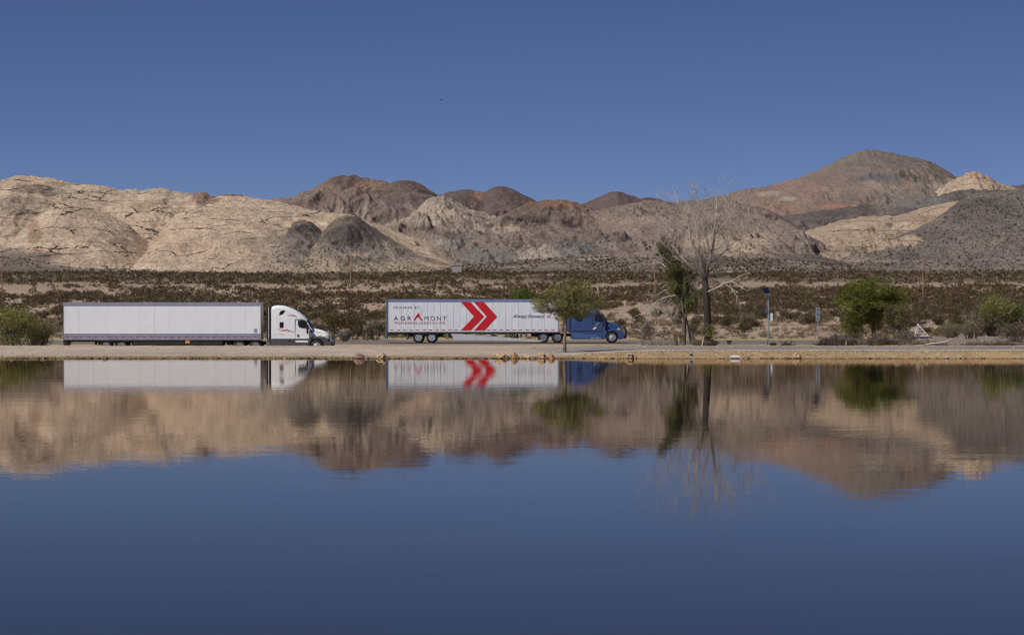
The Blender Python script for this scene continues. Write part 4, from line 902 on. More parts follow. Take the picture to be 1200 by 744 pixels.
for pts, r in limbs:
    if r == 0: continue
    pp = L_(pts); rr = [max(r*.82*(1-.8*i/(len(pp)-1)), .016) for i in range(len(pp))]; vg.tube(pp, rr, wcol, 7)
    for i in range(1, len(pp)):
        for j in range(4 if i > 1 else 1):
            q = pp[i-1].lerp(pp[i], rs.random()); d = Vector((rs.gauss(0, .55), rs.gauss(0, .5), rs.uniform(.15, 1)))
            grow(vg, q, d, rs.uniform(.6, 1.4), max(rr[i]*.45, .018), 2, rs, wcol, .6, (2, 3), .64, .05, .009, 4, .18)
vg.wood('trunk', t)
# broken white bough hanging out to the right at its foot
pale = Veg()
for pts, r in [([(829, 342, 0), (838, 338, -.6), (848, 332, -1.0), (856, 330, -1.3), (864, 324, -1.6), (876, 320, -1.8)], .065), ([(856, 330, -1.3), (866, 337, -1.4), (874, 341, -1.5)], .05), ([(848, 332, -1.0), (856, 338, -1.1), (862, 348, -1.2), (861, 356, -1.2)], .04)]:
    pp = L_(pts); rr = [max(r*(1-.7*i/(len(pp)-1)), .014) for i in range(len(pp))]; pale.tube(pp, rr, wpale, 7)
    for i in range(1, len(pp)):
        for j in range(2): grow(pale, pp[i], Vector((rs.gauss(.2, .6), rs.gauss(0, .4), rs.uniform(-.7, .6))), rs.uniform(.4, .7), .013, 1, rs, wpale, .6, (2, 3), .6, -.1, .007, 4, .15)
pale.wood('broken_bough', t)
dr = Veg()      # curtain of hanging dead twigs beside the trunk
for k_ in range(26):
    u0 = rs.uniform(800, 846); v0 = rs.uniform(322, 336) if u0 < 826 else rs.uniform(326, 340); p0 = L_([(u0, v0, rs.uniform(-.8, .8))])[0]
    grow(dr, p0, Vector((rs.gauss(0, .35), rs.gauss(0, .3), -1)), rs.uniform(.8, 1.8), .014, 1, rs, wcol2, .35, (2, 4), .6, -.12, .006, 4, .12)
for k_ in range(10):
    p0 = L_([(826, rs.uniform(324, 338), 0)])[0]; p1 = L_([(rs.uniform(806, 846), rs.uniform(322, 336), rs.uniform(-.8, .8))])[0]; dr.tube([p0, p0.lerp(p1, .5)+Vector((0, 0, .12)), p1], [.035, .022, .012], wcol2, 5)
dr.wood('hanging_twigs', t)
sp = Veg(); nr = np.random.RandomState(4)
pts_ = nr.normal(size=(420, 3))*np.array([.26, .25, .34])+np.array([.05, -.35, .85]); v, f, c = leaves(pts_, .06, YG, nr, elong=2.6, up=.6)
link('basal_sprouts', mesh_np('basal_sprouts', v, f, M_LEAF, c), t)

b = at(808, YD+2); BZ = b.z
t = empty('leaning_tree', b, 'half dead tree with dark green foliage in its middle, left of the bare dead tree', 'tree')
L_ = lambda pts: px_pts(808, b, pts); vg = Veg(); rs = random.Random(31)
for pts, r in [([(801, 406, 0), (801, 392, 0), (801, 378, 0), (800, 362, 0), (798, 348, 0), (795, 330, 0), (790, 312, 0), (783, 296, 0), (778, 285, 0)], .20),
               ([(817, 406, .1), (811, 396, .1), (806, 384, .1), (803, 370, .1), (801, 358, 0)], .20), ([(808, 404, -.2), (806, 390, -.1), (804, 376, 0)], .13),
               ([(798, 350, 0), (790, 346, -.5), (780, 348, -.8), (770, 352, -1.0), (762, 357, -1.1)], .08), ([(797, 340, 0), (788, 338, .4), (778, 340, .6), (770, 346, .7)], .06),
               ([(800, 352, 0), (806, 340, .3), (811, 328, .5), (814, 314, .5), (812, 304, .5)], .07), ([(790, 312, 0), (778, 302, -.3), (768, 293, -.5), (762, 286, -.6)], .045),
               ([(794, 328, 0), (786, 318, .6), (776, 308, .8), (766, 304, .9)], .05), ([(801, 372, 0), (812, 366, -.3), (818, 372, -.4)], .04), ([(783, 296, 0), (773, 280, .2), (764, 268, .3), (757, 262, .4)], .035)]:
    pp = L_(pts); rr = [max(r*(1-.72*i/(len(pp)-1)), .016) for i in range(len(pp))]; vg.tube(pp, rr, wcol2 if r > .1 else wpale, 7)
    if r < .1 or len(pp) > 7:
        for i in range(2 if r < .1 else 4, len(pp)):
            for j in range(3): grow(vg, pp[i], Vector((rs.gauss(-.3, .6), rs.gauss(0, .4), rs.uniform(-.5, .8))), rs.uniform(.5, 1.1), .017, 1, rs, wpale if rs.random() < .5 else wcol2, .6, (2, 4), .62, -.03, .006, 4, .15)
vg.wood('trunk', t)
dr = Veg()
for k_ in range(85):
    u0 = rs.uniform(757, 797); v0 = rs.uniform(346, 362)+abs(u0-780)*.15; p0 = L_([(u0, v0, rs.uniform(-1, .8))])[0]
    grow(dr, p0, Vector((rs.gauss(-.2, .5), rs.gauss(0, .4), -.6)), rs.uniform(.5, 1.2), .015, 1, rs, wpale if k_ % 3 else wcol2, .4, (2, 4), .6, -.14, .008, 4, .14)
dr.wood('hanging_twigs', t)
nr = np.random.RandomState(9); cl = []
for (u, v, s_) in [(775, 288, .35), (780, 297, .45), (786, 306, .55), (790, 316, .65), (796, 324, .6), (803, 330, .6), (789, 330, .55), (799, 340, .65), (808, 342, .55), (806, 318, .5), (813, 334, .4), (794, 350, .5), (804, 354, .55), (800, 365, .4), (784, 318, .4), (812, 326, .3), (777, 291, .3), (813, 345, .5), (809, 354, .6), (791, 338, .6), (785, 330, .5), (814, 358, .4), (796, 362, .45), (777, 291, .25), (807, 362, .45), (797, 308, .35)]:
    for j in range(3): q = L_([(u+rs.gauss(0, 3), v+rs.gauss(0, 3), rs.gauss(0, .4))])[0]; cl.append((q.x, q.y, q.z, s_*.75, s_*.7, s_*.8))
p, k_ = clump_points(nr, cl, 11000); v, f, c = leaves(p, .075, [(.12, .135, .04), (.09, .105, .033), (.16, .16, .055), (.18, .165, .07)], nr, droop=.3); c = c*np.repeat(nr.uniform(.65, 1.3, len(cl))[k_], 4)[:, None]
link('crown', mesh_np('crown', v, f, M_LEAF, c), t)
for i, (u, lab) in enumerate([(795, 'olive weed tuft at the left foot of the half dead tree')]):
    bush('weed_tuft', lab, at(u, YD-1), .8, 1.0, 260, .06, OLIVE, 50+i, cat='weed', stems=8)
bush('root_litter', 'tangle of dark dead twigs heaped between the feet of the two old trees', at(818, YD-.5), 2.2, .55, 500, .05, GREYT, 55, cat='brush', stems=40, twig=.016)
bush('root_litter', 'dark heap of dead twigs at the right foot of the bare dead tree', at(834, YD-.5), 1.3, .45, 300, .05, [(.09, .07, .06), (.14, .11, .09)], 56, cat='brush', stems=30, twig=.016)

# ---- bushes one can tell apart ----
bl = [('green_bush', 'big dusty green bush at the far left edge, behind the gravel path', 12, 225, 66, 56, 10000, .075, [(.22, .215, .06), (.26, .24, .085), (.16, .155, .055)], 60),
 ('green_bush', 'smaller dusty green bush just left of the plain white trailer', 47, 228, 42, 38, 5000, .07, [(.22, .20, .075), (.27, .22, .11), (.15, .14, .06)], 61),
 ('grass_clump', 'low yellow green clump at the foot of the left bushes', 38, 214, 18, 9, 700, .06, YG, 62),
 ('desert_bush', 'dark olive bush right of the white cab, against the slope', 391, 290, 34, 34, 2600, .09, CREON+OLIVE, 63),
 ('desert_bush', 'brown olive bush midway between the white cab and the logo trailer', 416, 292, 34, 30, 2400, .09, CREON, 64),
 ('desert_bush', 'wide greyish bush touching the rear end of the logo trailer', 440, 288, 28, 24, 1900, .085, GREYT+OLIVE, 65),
 ('desert_bush', 'low grey bush on the sand right of the white cab bumper', 404, 275, 22, 13, 1200, .07, GREYT, 66),
 ('green_bush', 'small green bush showing under the front of the logo trailer', 600, 286, 18, 9, 600, .07, [(.13, .15, .04)], 67),
 ('tamarisk', 'feathery brown green tamarisk right of the large round tree', 1052, 235, 38, 44, 6200, .065, [(.15, .12, .055), (.11, .10, .045), (.19, .15, .07)], 68),
 ('green_bush', 'green bush with upright shoots, topmost of the thicket at the right edge', 1166, 262, 46, 50, 6200, .085, [(.20, .20, .06), (.16, .165, .05), (.24, .22, .09)], 69),
 ('green_bush', 'pale green bush cut by the right edge of the photo', 1198, 264, 34, 40, 3600, .085, [(.15, .16, .06), (.12, .13, .05)], 70),
 ('desert_bush', 'tan twiggy bush left of the right edge thicket', 1148, 262, 30, 30, 2200, .07, TANS+GREYT, 71),
 ('green_bush', 'bright green low bush in the middle of the right edge thicket', 1182, 240, 24, 22, 2000, .07, [(.13, .17, .04), (.16, .19, .05)], 72),
 ('desert_bush', 'grey twiggy low bush above the white and yellow stakes', 1162, 238, 52, 26, 2600, .06, GREYT+[(.10, .12, .05)], 73),
 ('desert_bush', 'low olive bush right of the white triangular frame', 1113, 240, 40, 16, 2200, .06, [(.17, .15, .085), (.14, .125, .07)], 74),
 ('desert_bush', 'low tan bush between the olive bush and the stakes', 1135, 236, 34, 18, 1500, .06, TANS+OLIVE, 75),
 ('desert_bush', 'brown low bush in the corner of the right edge thicket', 1190, 222, 44, 22, 2400, .06, [(.14, .105, .075), (.19, .15, .11)], 76),
 ('desert_bush', 'rusty brown bush between the brush pile and the round tree', 1012, 226, 24, 12, 1300, .06, [(.17, .11, .06), (.13, .09, .05)], 77),
 ('desert_bush', 'dry tan bush at the foot of the round tree', 1030, 226, 30, 17, 1600, .06, TANS+OLIVE, 78),
 ('desert_bush', 'dark olive bush left of the round tree trunk', 1001, 250, 32, 32, 2600, .08, OLIVE+DGREEN, 79),
 ('desert_bush', 'grey brown bush below the white triangular frame', 1062, 214, 34, 14, 1900, .055, GREYT+[(.12, .09, .07)], 80),
 ('green_tuft', 'small bright green tuft on the verge near the solar pole', 906, 207, 9, 4.5, 420, .05, [(.06, .12, .02), (.08, .15, .03)], 81),
 ('desert_bush', 'tangled dark root bush on the bank left of the two old trees', 752, 292, 34, 20, 1800, .07, [(.15, .11, .085), (.10, .075, .06)], 82),
]
for (nm, lab, u, Y, w, h, nl, ls, cols, sd_) in bl:
    RB = {1166: 386, 1198: 386, 1148: 388, 1182: 389, 1162: 393, 1113: 396, 1135: 397, 1190: 400, 1062: 402}
    p_ = at_v(u, RB[u], 210, 262) if u in RB else at(u, Y); Y = p_.y
    kk = Y/F; bush(nm, lab, p_, w*kk*1.02, h*kk*1.05, nl, ls, cols, sd_, stems=18 if w < 40 else 30, cat='weed' if 'tuft' in nm or 'clump' in nm else 'bush')

def brush_pile(label, u, Y, w, h, n, seed, cols):
    b = at(u, Y); kk = Y/F; W_ = w*kk; H_ = h*kk; rs = random.Random(seed); vg = Veg()
    for i in range(n):
        x = rs.uniform(-.5, .5); zt_ = H_*(1-(2*x)**2*.8)*rs.random(); p = Vector((x*W_, rs.gauss(0, .3), zt_*.8)); d = Vector((rs.gauss(0, 1), rs.gauss(0, .5), rs.gauss(.15, .5))).normalized(); ln = rs.uniform(.4, 1.1)
        c = cols[rs.randrange(len(cols))]; vg.tube([p-d*ln*.5, p+Vector((rs.gauss(0, .06), 0, rs.gauss(0, .06))), p+d*ln*.5], [.022, .016, .006], c, 4)
        if i % 3 == 0: grow(vg, p, d, ln*.6, .012, 1, rs, c, .6, (2, 3), .6, 0, .006, 3, .15)
    o = vg.wood('brush_pile', None); o.location = b; tag(o, label, 'brush'); return o
brush_pile('grey brown pile of dead brush beside the road, left of the round tree', 985, 212, 52, 17, 620, 90, [(.19, .15, .13), (.26, .21, .18), (.11, .085, .07), (.15, .11, .095)])
brush_pile('rusty brown pile of dead brush between the grey pile and the white triangular frame', 1032, 213, 64, 14, 560, 96, [(.17, .11, .07), (.22, .17, .13), (.12, .085, .06), (.28, .22, .16)])
brush_pile('grey litter of dead wood on the bank at the right edge, above the path', 1165, 209, 80, 7, 380, 97, [(.17, .14, .12), (.12, .10, .09), (.24, .19, .15)])
brush_pile('sparse dark twigs lying on the bank, right of the blue truck', 771, 284, 30, 15, 90, 91, [(.12, .09, .075), (.18, .14, .12)])
brush_pile('low litter of dead branches under the white triangular frame', 1082, 209, 60, 7, 300, 92, [(.19, .15, .12), (.10, .075, .06), (.30, .24, .17)])
brush_pile('thin line of dead sticks lying on the dike, left of the old trees', 775, 207, 44, 3.5, 90, 93, [(.15, .12, .10), (.24, .19, .15)])
brush_pile('small heap of dark twigs on the verge beside the green tuft', 921, 211, 14, 7, 60, 94, [(.14, .11, .10), (.20, .16, .13)])
b = at(754, 205); vg = Veg(); rs = random.Random(95)
for j in range(4): grow(vg, Vector((rs.gauss(0, .06), 0, -.05)), Vector((rs.gauss(0, .25), 0, 1)), .75, .016, 2, rs, (.14, .11, .095), .5, (2, 3), .6, .1, .006, 4, .1)
o = vg.wood('bare_sapling', None); o.location = b; tag(o, 'thin bare dead sapling standing on the dike, right of the blue truck', 'sapling')

# ---- creosote scrub of the plain ----
def yinv_table():
    ys = np.exp(np.linspace(math.log(286), math.log(3000), 600)); z = np.interp(ys, GY, GZ); v = VH-(z-CH)*F/ys; return v, ys
VT, YTB = yinv_table(); VT = np.minimum.accumulate(VT)
def y_at(v): return np.interp(-v, -VT, YTB)
ns = 90000
nr = np.random.RandomState(77)
us = nr.uniform(-500, 1700, ns); vs = 395.5-(395.5-318.5)*nr.uniform(0, 1, ns)**.80
Ys = y_at(vs)*(1+nr.uniform(-.01, .01, ns)); Xs = (us-600)*Ys/F
dens = fbm(us/60+3, vs/6.5, 3, 90)*1.1+.5*fbm(us/14, vs/3.0, 3, 91)
dark = np.interp(vs, [318, 325, 330, 334, 343, 347, 353, 358, 372, 382, 396], [.75, .65, .30, -.10, -.12, .28, .22, -.16, -.20, -.28, -.22])
dark = dark+np.where(us > 560, np.interp(vs, [318, 326, 331, 336, 340, 346], [0, -.1, -.35, .10, .35, 0]), 0)+np.where(us > 820, np.interp(vs, [340, 350, 366, 374], [0, .25, .3, 0]), 0)
keep = (dens+dark) > nr.uniform(-.3, .5, ns)
keep &= nr.uniform(0, 1, ns) < np.interp(vs, [318, 345, 360, 396], [1, 1, .7, .5])
# open sandy bank right of the blue truck, and the strip along the highway
keep &= ~((us > 728) & (us < 800) & (vs > 357) & (vs < 396) & (nr.uniform(0, 1, ns) < .72))
keep &= ~((vs > 380) & (us > 840) & (us < 990) & (nr.uniform(0, 1, ns) < .5))
keep &= Ys > 287
us, vs, Ys, Xs = us[keep], vs[keep], Ys[keep], Xs[keep]
Zs = ground_z(Xs, Ys)
szs = (1.0+.55*nr.uniform(-1, 1, len(us)))*np.interp(Ys, [285, 330, 600, 1200, 3000], [.8, 1.15, 1.5, 2.0, 2.9])   # width in metres
order = np.argsort(Ys/szs); us, vs, Ys, Xs, Zs, szs = (a[order] for a in (us, vs, Ys, Xs, Zs, szs))
infr = (us > -10) & (us < 1210); near = np.zeros(len(us), bool); near[np.where(infr)[0][:300]] = True
protos = []
for i in range(7):
    cols = [CREON, CREON+TANS, CREON+OLIVE, OLIVE+CREON, TANS, CREON, GREYT+TANS][i]
    vg, (v, f, c) = bush_mesh(200+i, 1.0, .72 if i < 6 else .5, 620, .062, cols, stems=13, twig=.009)
    protos.append((mesh_np('stems', vg.wv, vg.wf, M_WOOD, np.array(vg.wc)), mesh_np('leaves', v, f, M_LEAF, c)))
kinds = ['rounded dusty olive creosote bush on the sandy slope behind the highway']*7
for j, i in enumerate(np.where(near)[0]):
    pm = protos[nr.randint(0, 7) if nr.rand() < .8 else 0]
    o = empty('creosote_bush', (Xs[i], Ys[i], Zs[i]-.03), 'rounded dusty brown olive desert shrub on the sandy slope beyond the highway', 'shrub', 'desert shrubs on the slope beyond the highway', rz=nr.uniform(0, 6.28))
    s_ = szs[i]; o.scale = (s_, s_, s_*nr.uniform(.8, 1.15))
    link('stems', pm[0], o); link('leaves', pm[1], o)
# the rest of the plain reads as one mass
rest = np.where(~near)[0]
def scatter(idx, nfaces, rel, seed):
    r_ = np.random.RandomState(seed); n = len(idx); k_ = n*nfaces
    d = r_.normal(size=(k_, 3)); d /= np.linalg.norm(d, axis=1)[:, None]; d[:, 2] = np.abs(d[:, 2]); rad = r_.uniform(.25, 1, k_)**.5
    rep = np.repeat(idx, nfaces); s_ = szs[rep]
    lump = 1+.25*np.sin(np.arctan2(d[:, 1], d[:, 0])*3+rep)
    p = np.stack([Xs[rep]+d[:, 0]*rad*s_*.5*lump, Ys[rep]+d[:, 1]*rad*s_*.5, Zs[rep]+(.05+d[:, 2]*rad*.68)*s_], -1)
    a = r_.normal(size=(k_, 3)); a /= np.linalg.norm(a, axis=1)[:, None]; b_ = r_.normal(size=(k_, 3)); b_ -= a*(a*b_).sum(1)[:, None]; b_ /= np.linalg.norm(b_, axis=1)[:, None]
    sz = (s_*rel*r_.uniform(.6, 1.4, k_))[:, None]
    v = np.stack([p-a*sz, p+b_*sz*.8, p+a*sz], 1).reshape(-1, 3)
    pal = np.array(CREO+CREO+CREO+CREO+OLIVE+TANS[:1]); per = pal[r_.randint(0, len(pal), n)]*r_.uniform(.75, 1.25, (n, 1)); c = np.repeat(per, nfaces, 0)*r_.uniform(.75, 1.3, (k_, 1))
    return v, c
VV = []; CC = []
Yr = Ys[rest]
for (a_, b_, nf, rel) in [(0, 430, 150, .075), (430, 700, 70, .11), (700, 1300, 34, .15), (1300, 5000, 20, .19)]:
    ix = rest[(Yr >= a_) & (Yr < b_)]; v, c = scatter(ix, nf, rel, int(a_)+5); VV.append(v); CC.append(np.repeat(c, 3, 0))
VV = np.concatenate(VV); CC = np.concatenate(CC)
o = link('desert_scrub', mesh_np('desert_scrub', VV, np.arange(len(VV)).reshape(-1, 3), M_LEAF, CC)); tag(o, 'countless small brown desert shrubs covering the far plain up to the mountains', 'scrub', kind='stuff')
r_ = np.random.RandomState(31); sx_, sy_, sz_, ss_ = [], [], [], []
for sd_, cnt, t0, t1, s0 in ((110, 7500, .0, .95, 2.6), (180, 5200, 0, 1.0, 2.3), (190, 1500, 0, 1.0, 2.3), (120, 700, 0, .9, 2.0), (80, 3800, .0, .45, 2.4), (170, 900, 0, .4, 2.0), (160, 700, 0, .4, 2.0)):
    X_, Y_, Z_, T_ = SURF[sd_]; ok = np.where(((T_ >= t0) & (T_ < t1)).ravel())[0]; pz = r_.choice(ok, cnt)
    xx = X_.ravel()[pz]; yy_ = Y_.ravel()[pz]; k = fbm(xx/70, yy_/160, 3, 35) > r_.uniform(-.5, .3, cnt); pz = pz[k]
    sx_.append(X_.ravel()[pz]); sy_.append(Y_.ravel()[pz]); sz_.append(Z_.ravel()[pz]); ss_.append(s0*r_.uniform(.6, 1.4, len(pz)))
Xs, Ys, Zs, szs = map(np.concatenate, (sx_, sy_, sz_, ss_)); v, c = scatter(np.arange(len(Xs)), 14, .26, 99)
o = link('slope_scrub', mesh_np('slope_scrub', v, np.arange(len(v)).reshape(-1, 3), M_LEAF, np.repeat(c*.8, 3, 0))); tag(o, 'sparse dark shrubs dotting the gravel fans and lower mountain slopes', 'scrub', kind='stuff')
print('SCRUB', len(us), len(VV)//3)
# pebbles and dry weeds on the slope
n = 5200; r_ = np.random.RandomState(16); uu = r_.uniform(-200, 1400, n); vv_ = r_.uniform(352, 397, n); yy = y_at(vv_); X = (uu-600)*yy/F; ok = (fbm(X/14, yy/30, 3, 44) > r_.uniform(-.4, .3, n)) & (yy > 285); X, yy = X[ok], yy[ok]; n = len(X); Z = ground_z(X, yy)
nb = 26; rp = np.repeat(np.arange(n), nb); k_ = n*nb; hh = r_.uniform(.25, .6, n)[rp]*r_.uniform(.6, 1.1, k_); bx_ = X[rp]+r_.normal(0, .16, k_); by_ = yy[rp]+r_.normal(0, .16, k_); bz_ = Z[rp]-.03
sx = r_.normal(0, .22, k_)*hh/.4+(bx_-X[rp])*.8; w = .028
v = np.stack([np.stack([bx_-w, by_, bz_], -1), np.stack([bx_+w, by_+w*.5, bz_], -1), np.stack([bx_+sx, by_+r_.normal(0, .1, k_), bz_+hh], -1)], 1).reshape(-1, 3)
pal = np.array([(.34, .26, .15), (.28, .21, .13), (.24, .19, .08), (.40, .31, .19), (.24, .20, .17)]); c = np.repeat(pal[r_.randint(0, 5, n)][rp]*r_.uniform(.7, 1.2, (k_, 1)), 3, 0)
o = link('bunch_grass', mesh_np('bunch_grass', v, np.arange(3*k_).reshape(-1, 3), M_LEAF, c)); tag(o, 'tan dry bunch grass dotted over the sandy slope behind the highway', 'grass', kind='stuff')
# ---- dry grass fringe along the waterline and dike edges ----
n = 30000; r_ = np.random.RandomState(6); X = r_.uniform(-75, 75, n); yy = 154.15+r_.exponential(.55, n)
right = X > 4; yy[right] = 154.2+r_.uniform(0, 6.3, right.sum())
nk = fbm(X/2.2, yy*0+2, 4, 33)+.3*right; ok = nk > r_.uniform(-.5, .35, n)
far = r_.uniform(0, 1, n) < .22; yy[far] = r_.uniform(197, 204, far.sum()); X[far] = r_.uniform(-75, 75, far.sum())
X, yy = X[ok], yy[ok]; Z = ground_z(X, yy); n = len(X)
h = r_.uniform(.04, .13, n); a = r_.uniform(0, 6.28, n); w = .014
v = np.stack([np.stack([X-w*np.cos(a), yy-w*np.sin(a), Z-.02], -1), np.stack([X+w*np.cos(a), yy+w*np.sin(a), Z-.02], -1), np.stack([X+r_.normal(0, .04, n), yy+r_.normal(0, .04, n), Z+h], -1)], 1).reshape(-1, 3)
pal = np.array([(.46, .31, .13), (.38, .25, .11), (.52, .38, .19), (.25, .16, .08)]); c = np.repeat(pal[r_.randint(0, 4, n)]*r_.uniform(.7, 1.2, (n, 1)), 3, 0)
o = link('dry_grass', mesh_np('dry_grass', v, np.arange(3*n).reshape(-1, 3), M_LEAF, c)); tag(o, 'short dry golden grass along the waterline and on the dike crest', 'grass', kind='stuff')
n = 2600; X = r_.uniform(-70, 70, n); X = X[fbm(X/3.0, X*0, 4, 71) > r_.uniform(-.5, .4, n)]; n = len(X); yy = r_.uniform(153.85, 154.35, n); Z = ground_z(X, yy)*0+.01
oct_ = np.array([(1, 0, 0), (0, 1, 0), (-1, 0, 0), (0, -1, 0), (0, 0, .8), (0, 0, -.5)]); of = np.array([(0, 1, 4), (1, 2, 4), (2, 3, 4), (3, 0, 4)])
s_ = r_.uniform(.025, .075, n)*np.where(X > 4, .7, 1); vv = oct_[None]*s_[:, None, None]*r_.uniform(.6, 1.4, (n, 6, 1)); vv[..., 0] *= 1.9; vv = vv+np.stack([X, yy, Z], -1)[:, None]
fc = (of[None]+np.arange(n)[:, None, None]*6).reshape(-1, 3); pal = np.array([(.07, .05, .035), (.11, .08, .05), (.05, .038, .03), (.18, .12, .07)])
o = link('wet_stones', mesh_np('wet_stones', vv.reshape(-1, 3), fc, M_ROCK, np.repeat(pal[r_.randint(0, 4, n)], 6, 0))); tag(o, 'dark wet cobbles lining the edge of the water', 'stones', kind='stuff')
# gravel: small stones over the dike
n = 9000; X = r_.uniform(-60, 60, n); yy = np.where(r_.uniform(0, 1, n) < .55, r_.uniform(154.0, 158, n), r_.uniform(158, 204, n)); Z = ground_z(X, yy)
oct_ = np.array([(1, 0, 0), (0, 1, 0), (-1, 0, 0), (0, -1, 0), (0, 0, .8), (0, 0, -.5)]); of = np.array([(0, 1, 4), (1, 2, 4), (2, 3, 4), (3, 0, 4)])
s_ = r_.uniform(.012, .05, n)*np.where(r_.uniform(0, 1, n) < .04, 2.2, 1); vv = oct_[None]*s_[:, None, None]*r_.uniform(.6, 1.4, (n, 6, 1)); vv[..., 0] *= 1.3; vv = vv+np.stack([X, yy, Z], -1)[:, None]
fc = (of[None]+np.arange(n)[:, None, None]*6).reshape(-1, 3); pal = np.array([(.42, .30, .20), (.30, .24, .19), (.5, .38, .27), (.2, .15, .12), (.36, .22, .13)])
o = link('gravel', mesh_np('gravel', vv.reshape(-1, 3), fc, M_ROCK, np.repeat(pal[r_.randint(0, 5, n)], 6, 0))); tag(o, 'loose brown gravel and pebbles scattered over the dike', 'gravel', kind='stuff')
# ------------------------------------------------------------------ rocks at the water
from mathutils import noise as mn
def rock(label, u, v, w, h, seed, col=(.36, .23, .13), group='rocks along the waterline', Y=None):
    Y = Y or 154.25; kk = Y/F; b = P(u, v, Y); W_, H_ = w*kk/2, h*kk
    bm = bmesh.new(); bmesh.ops.create_icosphere(bm, subdivisions=3, radius=1)
    off = Vector((seed*3.7, seed*1.3, 0)); cols = []
    for q in bm.verts:
        p = q.co.copy(); d = 1+.34*mn.noise(p*1.3+off)+.16*mn.noise(p*3.1+off)
        c = Vector((round(p.x*2.2)/2.2, round(p.y*2.2)/2.2, round(p.z*2.2)/2.2)); p = p.lerp(c, .45)*d
        q.co = Vector((p.x*W_, p.y*W_*.8, max(p.z, -.25)*H_*.62+H_*.3)); n_ = .75+.5*(mn.noise(p*2+off)+.5); cols.append((col[0]*n_, col[1]*n_, col[2]*n_))
    me = bpy.data.meshes.new('shore_rock'); bm.to_mesh(me); bm.free(); a = me.color_attributes.new('col', 'FLOAT_COLOR', 'POINT')
    for i, c in enumerate(cols): a.data[i].color = (*c, 1)
    me.materials.append(M_ROCK); o = link('shore_rock', me, None, (b.x, Y, gz(b.x, Y)-.03)); tag(o, label, 'rock', group); return o
OR = (.52, .35, .21); BR = (.33, .22, .16); GB = (.45, .36, .28); OD = (.46, .28, .14)
for i, (lab, u, w, h, col) in enumerate([
 ('broad purplish brown rock at the waterline below the gap between the two trailers', 421, 13, 7, BR),
 ('tan rock on the waterline just left of the logo trailer reflection', 446, 12, 5.5, OR),
 ('brown peaked rock directly beside the tan rock near the logo trailer reflection', 450, 6, 7, BR),
 ('small pale stone in the water, right of the broad purplish rock', 429, 4, 2.5, (.5, .42, .33)),
 ('wide flat orange rock below the red chevrons, largest of the row', 587, 15, 7.5, OR),
 ('dark brown wedge rock leaning on the wide orange rock below the chevrons', 592, 9, 5, OD),
 ('upright narrow orange rock right of the wide one below the chevrons', 603, 7, 8, OD),
 ('low sandy rock in the middle of the row under the logo trailer front', 618, 9, 4.5, OR),
 ('very low dark stone between the sandy rock and the boulder pair', 625, 7, 3.5, BR),
 ('rounded orange boulder left of the pair near the young tree', 635, 9, 8, OR),
 ('rounded brown boulder right of the pair near the young tree', 646, 9, 7, OD),
 ('dark broad stone at the waterline under the rear of the plain white trailer', 123, 7, 4.5, BR),
 ('pair topping brown stone at the waterline left of the plain trailer', 50, 8, 3.5, BR),
 ('small grey stone on the gravel path at the left', 13.5, 3.5, 2.6, GB),
 ('tall orange rock in the water right of the blue cab reflection', 738, 9, 8, OR),
 ('small stone touching the right side of the tall orange rock', 744, 5, 4, OD),
 ('jagged orange heap of stone at the waterline, below the road signs', 934, 10, 7, OR),
 ('flat tan stone left of the jagged orange stone below the road signs', 921, 9, 3, OR),
 ('grey angular stone near the right end of the shoreline', 1052, 9, 3.4, GB),
 ('pale stone on the tan bank right of the grey angular one', 1086, 6, 2.6, (.46, .37, .30)),
 ('small pale stone low on the tan bank near the right edge', 1109, 5, 2.6, (.5, .42, .35)),
 ('small dark stone under the dead sticks near the white float', 875, 5, 3, BR)]):
    rock(lab, u, 419, w, h, i+1, col, Y=154.25 if u not in (13.5, 1086, 1052) else (163. if u == 13.5 else 157.5))
def stick(name, label, pts, r, col, cat='branch'):
    vg = Veg(); vg.tube([Vector(p)-Vector(pts[0]) for p in pts], [r*(1-.6*i/(len(pts)-1)) for i in range(len(pts))], col, 7); o = vg.wood(name, None); o.location = pts[0]; tag(o, label, cat); return o
Yd = 207; q = lambda u, dz, dy=0: at(u, Yd+dy)+Vector((0, 0, dz))
stick('driftwood', 'long pale driftwood branch with raised right end, below the white triangular frame', [q(1084, .10), q(1092, .22, .2), (q(1100, .24, .1)), q(1108, .34), q(1117, .55)], .09, wpale)
stick('driftwood', 'dark broken stump end lying left of the pale driftwood', [q(1062, .02), q(1067, .12), q(1073, .22)], .14, (.11, .08, .06))
stick('driftwood', 'short tan log lying between the dark stump and the pale driftwood', [q(1071, .05, -.5), q(1078, .10, -.5), q(1085, .16, -.5)], .10, (.38, .28, .17))
Yw = 154.3; qs = lambda u, dz: Vector((P(u, 380, Yw).x, Yw, dz))
stick('dead_stick', 'dark forked stick poking out of the water right of the white float', [qs(872, -.03), qs(877, .10), qs(883, .22)], .022, (.08, .06, .05))
stick('dead_stick', 'thin dark stick leaning at the waterline right of the broad purplish rock', [qs(427, -.02), qs(430, .15), qs(431.5, .27)], .018, (.09, .065, .05))
stick('yellow_stake', 'leaning yellow wooden stake between the two old trees', [at(822, 204)+Vector((0, 0, -.05)), at(824, 204)+Vector((0, 0, .4)), at(824.8, 204)+Vector((0, 0, .75))], .07, (.55, .42, .14), 'stake')

